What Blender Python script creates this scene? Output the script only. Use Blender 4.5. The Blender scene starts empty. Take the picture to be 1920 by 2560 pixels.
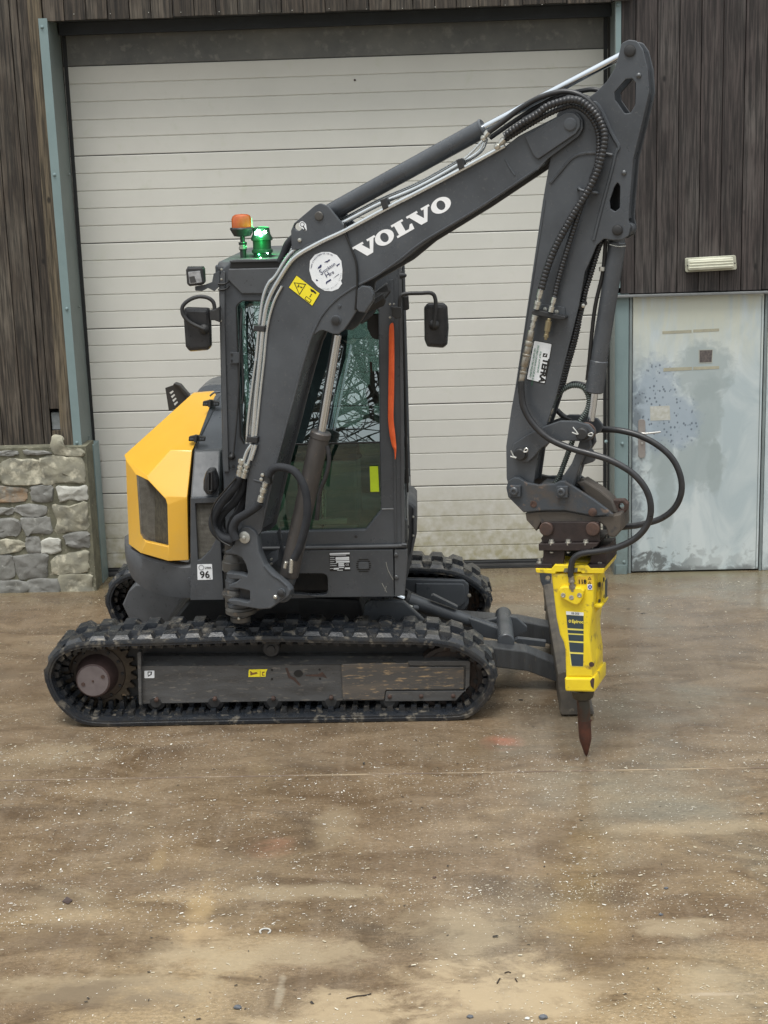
import bpy, math, random
import numpy as np
from mathutils import Vector, Matrix, noise as mnoise
random.seed(7)
R = math.radians
# ------------------------------------------------------------------ camera, world, sun, exposure
F, H = 3846.0, 3.145                      # focal length in px of a 1920 px wide frame, eye height in m
def nrm(v):
    v = np.array(v, float); return v/np.linalg.norm(v)
_down = nrm((530, 16920, F))
_yd = np.array([121, -877, F]); _yd = nrm(_yd-_down*_yd.dot(_down)/1.0) if False else nrm(nrm(_yd)-_down*nrm(_yd).dot(_down))
_up = -_down
_xd = np.cross(_yd, _up)
M = np.array([_xd, _yd, _up])             # camera axes (right, down, forward) to world
def ray(px, py): return M@np.array([px-960, py-1280, F])
C = bpy.context.scene.collection
cd = bpy.data.cameras.new('camera'); cam = bpy.data.objects.new('camera', cd); C.objects.link(cam)
cd.sensor_fit = 'HORIZONTAL'; cd.sensor_width = 36; cd.lens = 36*F/1920
cd.clip_start = .1; cd.clip_end = 1000
cr, cdn, cf = M[:, 0], M[:, 1], M[:, 2]
cam.matrix_world = Matrix(((cr[0], -cdn[0], -cf[0], 0), (cr[1], -cdn[1], -cf[1], 0), (cr[2], -cdn[2], -cf[2], H), (0, 0, 0, 1)))
bpy.context.scene.camera = cam
SUN_EL, SUN_AZ = R(70), R(165)
w = bpy.data.worlds.new('World'); bpy.context.scene.world = w; w.use_nodes = True
nt = w.node_tree; bg = nt.nodes['Background']
sky = nt.nodes.new('ShaderNodeTexSky'); sky.sky_type = 'NISHITA'; sky.sun_disc = False
sky.sun_elevation = SUN_EL; sky.sun_rotation = SUN_AZ; sky.air_density = 1; sky.dust_density = 4
hs = nt.nodes.new('ShaderNodeHueSaturation'); hs.inputs['Saturation'].default_value = .22
mx = nt.nodes.new('ShaderNodeMix'); mx.data_type = 'RGBA'; mx.inputs[0].default_value = .65
mx.inputs[7].default_value = (9.6, 10.1, 10.3, 1)
nt.links.new(sky.outputs[0], hs.inputs['Color']); nt.links.new(hs.outputs[0], mx.inputs[6])
# overcast dome: brighter overhead than at the horizon
wtc = nt.nodes.new('ShaderNodeTexCoord'); wsx = nt.nodes.new('ShaderNodeSeparateXYZ'); nt.links.new(wtc.outputs['Generated'], wsx.inputs[0])
wmr = nt.nodes.new('ShaderNodeMapRange'); wmr.inputs[1].default_value = 0; wmr.inputs[2].default_value = 1; wmr.inputs[3].default_value = .42; wmr.inputs[4].default_value = 1.25
nt.links.new(wsx.outputs[2], wmr.inputs[0])
wmu = nt.nodes.new('ShaderNodeMix'); wmu.data_type = 'RGBA'; wmu.blend_type = 'MULTIPLY'; wmu.inputs[0].default_value = 1
nt.links.new(mx.outputs[2], wmu.inputs[6]); nt.links.new(wmr.outputs[0], wmu.inputs[7])
nt.links.new(wmu.outputs[2], bg.inputs[0]); bg.inputs[1].default_value = .10
sl = bpy.data.lights.new('sun', 'SUN'); sl.energy = 1.5; sl.angle = R(24); sl.color = (1, .97, .92)
so = bpy.data.objects.new('sun', sl); C.objects.link(so)
# sun stands behind and above the viewer
sd = Vector((-.15, -math.cos(SUN_EL), math.sin(SUN_EL))).normalized()
so.rotation_euler = sd.to_track_quat('Z', 'Y').to_euler()
vs = bpy.context.scene.view_settings
vs.view_transform = 'Standard'; vs.look = 'None'; vs.gamma = 1; vs.exposure = .72; vs.use_curve_mapping = False
bpy.context.scene.cycles.max_bounces = 8

# ------------------------------------------------------------------ materials
MATS = {}
def mat(name, col, rough=.5, metal=0., col2=None, scale=6., detail=6., stretch=(1, 1, 1), lo=.35, hi=.65,
        speck=None, speck_scale=40, speck_amt=(.6, .7), bump=.0, bscale=80, rand=0., zdirt=None, emit=None, rvar=.0, coat=0., wrap=False):
    if name in MATS: return MATS[name]
    m = bpy.data.materials.new(name); m.use_nodes = True; t = m.node_tree; N = t.nodes; L = t.links
    b = N['Principled BSDF']; b.inputs['Roughness'].default_value = rough; b.inputs['Metallic'].default_value = metal
    b.inputs['Coat Weight'].default_value = coat; b.inputs['Coat Roughness'].default_value = .15
    tc = N.new('ShaderNodeTexCoord'); oi = N.new('ShaderNodeObjectInfo')
    ad = N.new('ShaderNodeVectorMath'); ad.operation = 'MULTIPLY_ADD'; ad.inputs[1].default_value = (37, 51, 23)
    L.new(oi.outputs['Random'], ad.inputs[0]); L.new(tc.outputs['Object'], ad.inputs[2])
    mp = N.new('ShaderNodeMapping'); mp.inputs['Scale'].default_value = stretch; L.new(ad.outputs[0], mp.inputs[0])
    vec = mp.outputs[0]
    def noise(sc, dt=6, v=vec, dist=0):
        n = N.new('ShaderNodeTexNoise'); n.inputs['Scale'].default_value = sc; n.inputs['Detail'].default_value = dt
        n.inputs['Roughness'].default_value = .62; n.inputs['Distortion'].default_value = dist; L.new(v, n.inputs['Vector']); return n.outputs[0]
    def ramp(x, a, c):
        r = N.new('ShaderNodeMapRange'); r.inputs[1].default_value = a; r.inputs[2].default_value = c; L.new(x, r.inputs[0]); return r.outputs[0]
    def mixc(f, a, c):
        q = N.new('ShaderNodeMix'); q.data_type = 'RGBA'
        for i, v in ((0, f), (6, a), (7, c)):
            if hasattr(v, 'is_linked'): L.new(v, q.inputs[i])
            else: q.inputs[i].default_value = v if i == 0 else (*v[:3], 1)
        return q.outputs[2]
    cur = col
    n1 = noise(scale, detail)
    if col2 is None: col2 = tuple(c*.72 for c in col)
    cur = mixc(ramp(n1, lo, hi), cur, col2)
    if speck is not None:
        cur = mixc(ramp(noise(speck_scale, 3), *speck_amt), cur, speck)
    if rand:
        hv = N.new('ShaderNodeHueSaturation'); r = N.new('ShaderNodeMapRange')
        r.inputs[3].default_value = 1-rand; r.inputs[4].default_value = 1+rand
        L.new(oi.outputs['Random'], r.inputs[0]); L.new(r.outputs[0], hv.inputs['Value']); L.new(cur, hv.inputs['Color']); cur = hv.outputs[0]
    if zdirt:
        z0, z1, dc, amt = zdirt
        g = N.new('ShaderNodeNewGeometry'); s = N.new('ShaderNodeSeparateXYZ'); L.new(g.outputs['Position'], s.inputs[0])
        a = ramp(s.outputs[2], z1, z0)
        mul = N.new('ShaderNodeMath'); mul.operation = 'MULTIPLY'; mul.use_clamp = True
        L.new(a, mul.inputs[0]); nn = ramp(noise(14, 8), .3, .62); L.new(nn, mul.inputs[1])
        m2 = N.new('ShaderNodeMath'); m2.operation = 'MULTIPLY'; L.new(mul.outputs[0], m2.inputs[0]); m2.inputs[1].default_value = amt
        cur = mixc(m2.outputs[0], cur, dc)
    L.new(cur, b.inputs['Base Color'])
    if rvar:
        r = N.new('ShaderNodeMapRange'); L.new(noise(scale*1.7), r.inputs[0]); r.inputs[1].default_value = .3; r.inputs[2].default_value = .7
        r.inputs[3].default_value = max(rough-rvar, .03); r.inputs[4].default_value = min(rough+rvar, 1); L.new(r.outputs[0], b.inputs['Roughness'])
    if bump:
        bp = N.new('ShaderNodeBump'); bp.inputs['Strength'].default_value = bump; bp.inputs['Distance'].default_value = .004
        L.new(noise(bscale, 5), bp.inputs['Height']); L.new(bp.outputs[0], b.inputs['Normal'])
    if emit:
        b.inputs['Emission Color'].default_value = (*emit[0], 1); b.inputs['Emission Strength'].default_value = emit[1]
    MATS[name] = m; return m
PAINT = mat('grey_machine_paint', (.074, .082, .092), .34, 0, (.050, .055, .062), 2.6, bump=.07, bscale=220, rvar=.14, speck=(.105, .106, .105), speck_scale=60, speck_amt=(.60, .80))
PAINT2 = mat('grey_plastic_cover', (.085, .09, .097), .5, 0, (.066, .07, .075), 5, bump=.12, bscale=400, rvar=.12, speck=(.04, .042, .045), speck_scale=45, speck_amt=(.62, .72))
DARK = mat('black_steel', (.018, .019, .021), .5, 0, (.03, .03, .03), 9, rvar=.15)
RUB = mat('track_rubber', (.014, .017, .022), .30, 0, (.036, .034, .031), 6, lo=.48, hi=.68, rvar=.15, bump=.6, bscale=40, speck=(.15, .135, .11), speck_scale=15, speck_amt=(.57, .70))
HOSE = mat('black_hose_rubber', (.016, .017, .019), .35, 0, (.028, .028, .03), 20, rvar=.1)
SLEEVE = mat('woven_hose_sleeve', (.012, .014, .018), .8, 0, (.02, .022, .026), 20, bump=.5, bscale=220)
YEL = mat('yellow_hood_paint', (.72, .40, .038), .36, 0, (.69, .375, .034), 3, coat=.3, bump=.03, bscale=200, zdirt=(.9, 1.35, (.55, .36, .10), .35))
YELB = mat('breaker_yellow_paint', (.82, .63, .02), .38, 0, (.74, .54, .02), 6, coat=.25, bump=.15, bscale=60, speck=(.22, .15, .05), speck_scale=15, speck_amt=(.58, .72))
ZINC = mat('zinc_fitting', (.62, .62, .57), .3, .8, (.45, .44, .40), 60, rvar=.1)
PIPE = mat('silver_pipe', (.66, .69, .70), .26, .8, (.58, .61, .62), 5)
CHROME = mat('chrome_rod', (.66, .70, .74), .16, 1, (.6, .64, .68), 4)
RUST = mat('rusty_steel', (.095, .055, .042), .6, .2, (.05, .034, .03), 18, bump=.5, bscale=50, rvar=.15)
RUSTD = mat('dark_rusty_bracket', (.045, .032, .030), .5, .3, (.028, .022, .022), 14, bump=.4, bscale=60, rvar=.15)
COUP = mat('worn_coupler_paint', (.052, .060, .070), .45, .1, (.075, .065, .058), 9, lo=.5, hi=.66, speck=(.15, .11, .085), speck_scale=24, speck_amt=(.60, .70), bump=.3, bscale=60, rvar=.15)
WORN = mat('scraped_frame_paint', (.098, .100, .102), .36, .1, (.060, .059, .058), 4, speck=(.19, .175, .155), speck_scale=16, speck_amt=(.58, .74), bump=.25, bscale=60, rvar=.15, stretch=(1, 1, 5))
CHIS = mat('chisel_steel', (.065, .062, .055), .42, .6, (.095, .045, .03), 8, lo=.45, hi=.6, bump=.3, bscale=40)
CHISR = mat('chisel_rust', (.12, .042, .026), .6, .3, (.06, .028, .02), 20, bump=.4, bscale=50)
WHITE = mat('white_sticker', (.80, .82, .84), .4, 0, (.74, .77, .8), 20)
LETW = mat('white_lettering', (.84, .85, .86), .4, 0, (.8, .81, .82), 20)
BLK = mat('black_print', (.012, .012, .012), .5)
NAVY = mat('navy_print', (.03, .035, .11), .5)
GREENP = mat('green_print', (.06, .25, .14), .5)
YST = mat('yellow_sticker', (.85, .72, .03), .4, 0, (.82, .69, .03), 20)
LIME = mat('lime_reflector', (.55, .72, .02), .35, 0, (.5, .66, .02), 30)
SLATE = mat('slate_decal', (.035, .055, .075), .4, 0, (.03, .048, .065), 20)
ORANGE = mat('orange_strap_fabric', (.95, .16, .035), .6, 0, (.85, .12, .03), 20, bump=.3, bscale=90)
AMBER = mat('amber_lens', (.48, .105, .018), .25, 0, (.40, .085, .015), 30, coat=.4)
STEELG = mat('grey_green_steel', (.20, .27, .275), .45, 0, (.17, .235, .24), 3, rvar=.08, zdirt=(0, .8, (.11, .11, .09), .5))
STEELR = mat('grey_reveal_steel', (.17, .20, .19), .5, 0, (.145, .17, .162), 3, zdirt=(0, 1.0, (.10, .10, .08), .6))
PANEL = mat('cream_door_panel', (.63, .62, .57), .5, 0, (.58, .57, .525), 1.3, rand=.015, speck=(.57, .57, .50), speck_scale=9, speck_amt=(.6, .8), bump=.06, bscale=400, zdirt=(0, .75, (.30, .27, .14), .95))
SEAL = mat('rubber_seal', (.02, .021, .022), .6)
MORTAR = mat('lime_mortar', (.17, .165, .115), .9, 0, (.10, .098, .07), 9, bump=.9, bscale=50, speck=(.28, .26, .20), speck_scale=30, speck_amt=(.6, .7))
CONCB = mat('grey_block', (.25, .27, .28), .9, 0, (.18, .2, .2), 20, bump=.5)
STONES = [mat('grey_limestone', (.25, .25, .235), .8, 0, (.16, .16, .145), 9, rand=.12, bump=1, bscale=28, speck=(.35, .35, .32), speck_scale=16, speck_amt=(.6, .72)),
          mat('buff_limestone', (.32, .305, .23), .85, 0, (.19, .185, .15), 7, rand=.15, bump=1, bscale=28, speck=(.52, .49, .38), speck_scale=12, speck_amt=(.52, .68)),
          mat('ochre_stained_limestone', (.24, .23, .20), .85, 0, (.30, .21, .13), 8, lo=.45, hi=.6, rand=.1, bump=1, bscale=28, speck=(.42, .40, .33), speck_scale=14, speck_amt=(.56, .7)),
          mat('pale_quartz_stone', (.50, .50, .45), .8, 0, (.30, .30, .27), 8, rand=.1, bump=.8, bscale=28)]
def wood(name, c1, c2, c3, rand=.25):
    m = bpy.data.materials.new(name); m.use_nodes = True; t = m.node_tree; N = t.nodes; L = t.links; b = N['Principled BSDF']
    tc = N.new('ShaderNodeTexCoord'); oi = N.new('ShaderNodeObjectInfo')
    ad = N.new('ShaderNodeVectorMath'); ad.operation = 'MULTIPLY_ADD'; ad.inputs[1].default_value = (37, 51, 23)
    L.new(oi.outputs['Random'], ad.inputs[0]); L.new(tc.outputs['Object'], ad.inputs[2])
    def mp(s):
        q = N.new('ShaderNodeMapping'); q.inputs['Scale'].default_value = s; L.new(ad.outputs[0], q.inputs[0]); return q.outputs[0]
    def noise(v, sc, dt=7, di=0):
        n = N.new('ShaderNodeTexNoise'); n.inputs['Scale'].default_value = sc; n.inputs['Detail'].default_value = dt; n.inputs['Distortion'].default_value = di
        n.inputs['Roughness'].default_value = .65; L.new(v, n.inputs['Vector']); return n.outputs[0]
    def rng(x, a, c, lo=0, hi=1):
        r = N.new('ShaderNodeMapRange'); r.inputs[1].default_value = a; r.inputs[2].default_value = c; r.inputs[3].default_value = lo; r.inputs[4].default_value = hi; L.new(x, r.inputs[0]); return r.outputs[0]
    def mixc(f, a, c):
        q = N.new('ShaderNodeMix'); q.data_type = 'RGBA'; L.new(f, q.inputs[0])
        for i, v in ((6, a), (7, c)):
            if hasattr(v, 'is_linked'): L.new(v, q.inputs[i])
            else: q.inputs[i].default_value = (*v, 1)
        return q.outputs[2]
    g1 = noise(mp((1, 1, .035)), 70, 5); g2 = noise(mp((1, 1, .05)), 18, 7, 1.6); g3 = noise(mp((1, 1, .4)), 2.2, 4)
    cur = mixc(rng(g2, .38, .62), c1, c2)
    cur = mixc(rng(g3, .5, .75), cur, c3)
    dk = N.new('ShaderNodeMix'); dk.data_type = 'RGBA'; dk.blend_type = 'MULTIPLY'; dk.inputs[0].default_value = .75
    L.new(cur, dk.inputs[6]); L.new(rng(g1, .42, .58, .2, 1.5), dk.inputs[7]); cur = dk.outputs[2]
    vo = N.new('ShaderNodeTexVoronoi'); vo.inputs['Scale'].default_value = 3.2; L.new(mp((1.4, 1.4, .8)), vo.inputs['Vector'])
    cur = mixc(rng(vo.outputs[0], .085, .05), cur, tuple(x*.28 for x in c1))
    hv = N.new('ShaderNodeHueSaturation'); L.new(rng(oi.outputs['Random'], 0, 1, 1-rand, 1+rand), hv.inputs['Value']); L.new(cur, hv.inputs['Color'])
    L.new(hv.outputs[0], b.inputs['Base Color']); b.inputs['Roughness'].default_value = .72
    bp = N.new('ShaderNodeBump'); bp.inputs['Strength'].default_value = .8; bp.inputs['Distance'].default_value = .004
    L.new(g1, bp.inputs['Height']); L.new(bp.outputs[0], b.inputs['Normal']); return m
WL = wood('weathered_dark_board', (.024, .018, .013), (.062, .049, .037), (.115, .10, .080))
WR = wood('stained_brown_board', (.025, .019, .018), (.050, .040, .037), (.085, .076, .070), .18)
WB = wood('brown_edge_board', (.075, .058, .036), (.11, .088, .058), (.13, .11, .085), .1)
def glass(name, tint, mixf=.5, rough=.0):
    m = bpy.data.materials.new(name); m.use_nodes = True; t = m.node_tree; N = t.nodes; L = t.links; N.remove(N['Principled BSDF'])
    tr = N.new('ShaderNodeBsdfTransparent'); tr.inputs[0].default_value = (*tint, 1)
    gl = N.new('ShaderNodeBsdfGlossy'); gl.inputs['Roughness'].default_value = rough; gl.inputs[0].default_value = (.9, 1, 1, 1)
    fr = N.new('ShaderNodeFresnel'); fr.inputs[0].default_value = 1.5
    mr = N.new('ShaderNodeMapRange'); mr.inputs[3].default_value = mixf; mr.inputs[4].default_value = 1; L.new(fr.outputs[0], mr.inputs[0])
    x = N.new('ShaderNodeMixShader'); L.new(mr.outputs[0], x.inputs[0]); L.new(tr.outputs[0], x.inputs[1]); L.new(gl.outputs[0], x.inputs[2])
    L.new(x.outputs[0], N['Material Output'].inputs[0]); return m
GLASS = glass('tinted_cab_glass', (.30, .42, .38), .10)
GLASS2 = glass('clear_cab_glass', (.55, .68, .62), .05)
# ground
def ground_mat():
    m = bpy.data.materials.new('wet_dirty_concrete'); m.use_nodes = True; t = m.node_tree; N = t.nodes; L = t.links; b = N['Principled BSDF']
    g = N.new('ShaderNodeNewGeometry'); P = g.outputs['Position']
    def mp(s, r=0):
        q = N.new('ShaderNodeMapping'); q.inputs['Scale'].default_value = s; q.inputs['Rotation'].default_value = (0, 0, r); L.new(P, q.inputs[0]); return q.outputs[0]
    def noise(v, sc, dt=7, di=0, ro=.6):
        n = N.new('ShaderNodeTexNoise'); n.inputs['Scale'].default_value = sc; n.inputs['Detail'].default_value = dt; n.inputs['Distortion'].default_value = di
        n.inputs['Roughness'].default_value = ro; L.new(v, n.inputs['Vector']); return n.outputs[0]
    def rng(x, a, c, lo=0, hi=1):
        r = N.new('ShaderNodeMapRange'); r.inputs[1].default_value = a; r.inputs[2].default_value = c; r.inputs[3].default_value = lo; r.inputs[4].default_value = hi; L.new(x, r.inputs[0]); return r.outputs[0]
    def mixc(f, a, c):
        q = N.new('ShaderNodeMix'); q.data_type = 'RGBA'; L.new(f, q.inputs[0])
        for i, v in ((6, a), (7, c)):
            if hasattr(v, 'is_linked'): L.new(v, q.inputs[i])
            else: q.inputs[i].default_value = (*v, 1)
        return q.outputs[2]
    def math_(op, a, c):
        q = N.new('ShaderNodeMath'); q.operation = op; q.use_clamp = True
        for i, v in ((0, a), (1, c)):
            if hasattr(v, 'is_linked'): L.new(v, q.inputs[i])
            else: q.inputs[i].default_value = v
        return q.outputs[0]
    s = N.new('ShaderNodeSeparateXYZ'); L.new(P, s.inputs[0])
    big = noise(mp((1, 1.4, 1), .3), .55, 6, .6); mid = noise(mp((1, 2.2, 1)), 2.1, 8, .8); fine = noise(mp((1, 1.6, 1)), 42, 6, 0, .75); stre = noise(mp((9, .5, 1), .05), 1.6, 5)
    cur = mixc(rng(mid, .35, .65), (.118, .080, .047), (.205, .148, .092))
    cur = mixc(rng(stre, .50, .72, 0, .3), cur, (.26, .205, .15))
    grey = math_('MULTIPLY', rng(noise(mp((1, 1, 1)), .8, 5, .4), .48, .62), rng(s.outputs[0], -.3, 1.0, .15, .9))
    cur = mixc(grey, cur, (.185, .165, .125))
    sand = math_('MULTIPLY', rng(big, .47, .60), rng(s.outputs[1], 8.2, 5.8))
    sand = math_('MULTIPLY', sand, rng(mid, .30, .48))
    cur = mixc(rng(sand, 0, 1, 0, .6), cur, (.36, .27, .155))
    wet = math_('MULTIPLY', rng(noise(mp((1, 1.8, 1), .2), 1.1, 4, 1), .54, .68), rng(s.outputs[1], 9, 7, .6, 1))
    cur = mixc(rng(wet, 0, 1, 0, .6), cur, (.085, .064, .046))
    dk = N.new('ShaderNodeMix'); dk.data_type = 'RGBA'; dk.blend_type = 'MULTIPLY'; dk.inputs[0].default_value = .75
    L.new(cur, dk.inputs[6]); L.new(rng(fine, .34, .64, .58, 1.28), dk.inputs[7]); cur = dk.outputs[2]
    grit = noise(mp((1, 1.3, 1)), 150, 3, 0, .6); cur = mixc(math_('MULTIPLY', rng(grit, .60, .68), rng(mid, .40, .58, .1, .8)), cur, (.46, .40, .31))
    cur = mixc(rng(noise(mp((1, 1.5, 1)), 75, 3, 0, .6), .36, .28, 0, .6), cur, (.07, .055, .045))
    # dried silt, wet hollows and scrapes where the yard shows them
    ed = noise(mp((1, 1.6, 1)), 3.4, 9, .5, .72)
    def spot(px, py, rx, ry, c, amt, sharp=1.1):
        nonlocal cur
        k0 = ray(px, py); k1 = ray(px+rx, py); k2 = ray(px, py+ry); x0, y0 = [-H/k0[2]*k0[i] for i in (0, 1)]; a_ = abs(-H/k1[2]*k1[0]-x0); b_ = abs(-H/k2[2]*k2[1]-y0)
        def sc(v, o, r_):
            q = N.new('ShaderNodeMath'); q.operation = 'SUBTRACT'; L.new(v, q.inputs[0]); q.inputs[1].default_value = o
            q2 = N.new('ShaderNodeMath'); q2.operation = 'DIVIDE'; L.new(q.outputs[0], q2.inputs[0]); q2.inputs[1].default_value = r_
            q3 = N.new('ShaderNodeMath'); q3.operation = 'POWER'; L.new(q2.outputs[0], q3.inputs[0]); q3.inputs[1].default_value = 2; return q3.outputs[0]
        d_ = N.new('ShaderNodeMath'); d_.operation = 'ADD'; L.new(sc(s.outputs[0], x0, a_), d_.inputs[0]); L.new(sc(s.outputs[1], y0, b_), d_.inputs[1])
        e_ = N.new('ShaderNodeMath'); e_.operation = 'ADD'; L.new(d_.outputs[0], e_.inputs[0]); L.new(rng(ed, .3, .7, -1.1, 1.1), e_.inputs[1])
        m_ = rng(e_.outputs[0], 1.2, 1.2-sharp, 0, amt); cur = mixc(m_, cur, c); return m_
    SI, SI2, WT = (.42, .33, .21), (.36, .29, .19), (.115, .085, .060)
    spot(1250, 2500, 300, 110, SI, .8); spot(900, 2540, 240, 70, SI, .7); spot(250, 2470, 330, 45, SI2, .6); spot(620, 2390, 300, 50, SI2, .6); spot(150, 2270, 120, 60, SI2, .4); spot(700, 2230, 260, 22, SI2, .55)
    spot(1150, 2330, 160, 90, SI2, .5); spot(1700, 2320, 160, 26, SI2, .6); spot(1720, 2070, 220, 20, SI2, .5); spot(830, 2070, 60, 60, SI2, .35); spot(1780, 2480, 90, 90, SI2, .5); spot(100, 1890, 200, 30, SI2, .3)
    wets = [spot(240, 2500, 220, 55, WT, .6), spot(1230, 2555, 130, 30, WT, .5), spot(1540, 2430, 120, 60, WT, .3), spot(110, 2340, 160, 40, WT, .4), spot(640, 2170, 300, 60, WT, .2), spot(1750, 2160, 200, 60, WT, .3), spot(560, 1690, 900, 60, WT, .35), spot(1650, 1560, 300, 90, WT, .35)]
    spot(503, 2270, 34, 85, (.38, .28, .15), .5, 1.2); spot(500, 2330, 70, 36, (.40, .30, .18), .5, 1.2); spot(395, 2150, 22, 40, (.34, .25, .13), .3); spot(700, 2480, 14, 70, (.42, .37, .28), .4, .9); spot(1800, 2485, 90, 5, (.5, .42, .33), .4)
    # green growth against the wall foot, reddish paint marks
    moss = math_('MULTIPLY', rng(s.outputs[1], 10.9, 11.5), rng(mid, .35, .6)); cur = mixc(rng(moss, 0, 1, 0, .5), cur, (.10, .105, .055))
    for (x, y, rr, c) in ((.31, 8.02, .14, (.50, .12, .07)), (-.84, 6.75, .16, (.40, .15, .09)), (.52, 6.35, .25, (.26, .18, .09)), (.55, 5.95, .25, (.30, .21, .10))):
        d = N.new('ShaderNodeVectorMath'); d.operation = 'DISTANCE'; L.new(P, d.inputs[0]); d.inputs[1].default_value = (x, y, 0)
        cur = mixc(math_('MULTIPLY', rng(d.outputs['Value'], rr, rr*.2, 0, .5), rng(mid, .35, .6)), cur, c)
    L.new(cur, b.inputs['Base Color'])
    rg = math_('SUBTRACT', rng(noise(mp((1, 1.5, 1)), 1.6, 6, .6), .35, .65, .09, .36), rng(wet, 0, 1, 0, .06)); L.new(rg, b.inputs['Roughness'])
    bp = N.new('ShaderNodeBump'); bp.inputs['Strength'].default_value = .2; bp.inputs['Distance'].default_value = .003
    L.new(fine, bp.inputs['Height']); L.new(bp.outputs[0], b.inputs['Normal']); return m
GROUND = ground_mat()
def door_mat():
    m = bpy.data.materials.new('stained_galvanised_sheet'); m.use_nodes = True; t = m.node_tree; N = t.nodes; L = t.links; b = N['Principled BSDF']
    tc = N.new('ShaderNodeTexCoord'); P = tc.outputs['Object']     # object origin = lower left corner of the leaf
    s = N.new('ShaderNodeSeparateXYZ'); L.new(P, s.inputs[0])
    def mp(s_):
        q = N.new('ShaderNodeMapping'); q.inputs['Scale'].default_value = s_; L.new(P, q.inputs[0]); return q.outputs[0]
    def noise(v, sc, dt=7, di=0, ro=.6):
        n = N.new('ShaderNodeTexNoise'); n.inputs['Scale'].default_value = sc; n.inputs['Detail'].default_value = dt; n.inputs['Distortion'].default_value = di
        n.inputs['Roughness'].default_value = ro; L.new(v, n.inputs['Vector']); return n.outputs[0]
    def rng(x, a, c, lo=0, hi=1):
        r = N.new('ShaderNodeMapRange'); r.inputs[1].default_value = a; r.inputs[2].default_value = c; r.inputs[3].default_value = lo; r.inputs[4].default_value = hi; L.new(x, r.inputs[0]); return r.outputs[0]
    def mixc(f, a, c):
        q = N.new('ShaderNodeMix'); q.data_type = 'RGBA'; L.new(f, q.inputs[0])
        for i, v in ((6, a), (7, c)):
            if hasattr(v, 'is_linked'): L.new(v, q.inputs[i])
            else: q.inputs[i].default_value = (*v, 1)
        return q.outputs[2]
    def ma(op, a, c, cl=True):
        q = N.new('ShaderNodeMath'); q.operation = op; q.use_clamp = cl
        for i, v in ((0, a), (1, c)):
            if hasattr(v, 'is_linked'): L.new(v, q.inputs[i])
            else: q.inputs[i].default_value = v
        return q.outputs[0]
    X, Z = s.outputs[0], s.outputs[2]
    n1 = noise(mp((1, 1, .55)), 3.2, 7, 1.0); n2 = noise(mp((3.5, 1, .6)), 3, 6, .5); n3 = noise(mp((1, 1, 1)), 12, 6, .6)
    cur = mixc(rng(n1, .38, .62), (.44, .52, .545), (.60, .66, .665))
    cur = mixc(ma('MULTIPLY', rng(Z, 1.5, 1.95), rng(n2, .35, .55, 0, .8)), cur, (.60, .61, .50))       # limy wash from the drip strip
    def blob(x, z, rx, rz, dis=.16):
        dx = ma('MULTIPLY', ma('SUBTRACT', X, x, False), 1/rx, False); dz = ma('MULTIPLY', ma('SUBTRACT', Z, z, False), 1/rz, False)
        d2 = ma('ADD', ma('MULTIPLY', dx, dx, False), ma('MULTIPLY', dz, dz, False), False)
        return rng(ma('ADD', d2, rng(n3, .3, .7, -.4, .4), False), 1.2, .6)
    for (x, z, rx, rz) in ((.53, 1.55, .23, .22), (.56, 1.25, .12, .28), (.50, .85, .20, .20), (.62, .80, .06, .22), (.26, .65, .07, .35), (.22, .95, .09, .3)):
        cur = mixc(ma('MULTIPLY', blob(x, z, rx, rz), .75), cur, (.34, .40, .405))
    bl = ma('MAXIMUM', blob(.17, 1.30, .19, .36), blob(.34, 1.17, .18, .2)); cur = mixc(ma('MULTIPLY', bl, .7), cur, (.31, .38, .46))
    vo = N.new('ShaderNodeTexVoronoi'); vo.inputs['Scale'].default_value = 36; L.new(mp((1, 1, .8)), vo.inputs['Vector'])
    sp = ma('MULTIPLY', rng(vo.outputs[0], .32, .22), rng(noise(mp((1, 1, 1)), 9), .42, .50)); sp = ma('MULTIPLY', sp, bl)
    cur = mixc(ma('MULTIPLY', sp, .8), cur, (.10, .125, .16))
    cur = mixc(ma('MULTIPLY', rng(ma('ADD', X, rng(n3, .3, .7, -.08, .08), False), .10, 0), rng(Z, 1.9, 1.2, 0, .75)), cur, (.12, .145, .165))
    bt = ma('MULTIPLY', rng(ma('ADD', Z, rng(n3, .3, .7, -.2, .2), False), .16, .06), rng(X, .55, .30, .25, .85)); cur = mixc(bt, cur, (.115, .125, .125))
    b2 = rng(ma('ADD', Z, rng(n3, .3, .7, -.03, .03), False), .05, .02, 0, .7); cur = mixc(b2, cur, (.14, .15, .15))
    L.new(cur, b.inputs['Base Color']); b.inputs['Metallic'].default_value = .15
    L.new(rng(n1, .3, .7, .28, .5), b.inputs['Roughness'])
    bp = N.new('ShaderNodeBump'); bp.inputs['Strength'].default_value = .25; bp.inputs['Distance'].default_value = .01
    L.new(noise(mp((1, 1, .5)), 5, 3), bp.inputs['Height']); L.new(bp.outputs[0], b.inputs['Normal']); return m
DOORM = door_mat()

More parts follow.
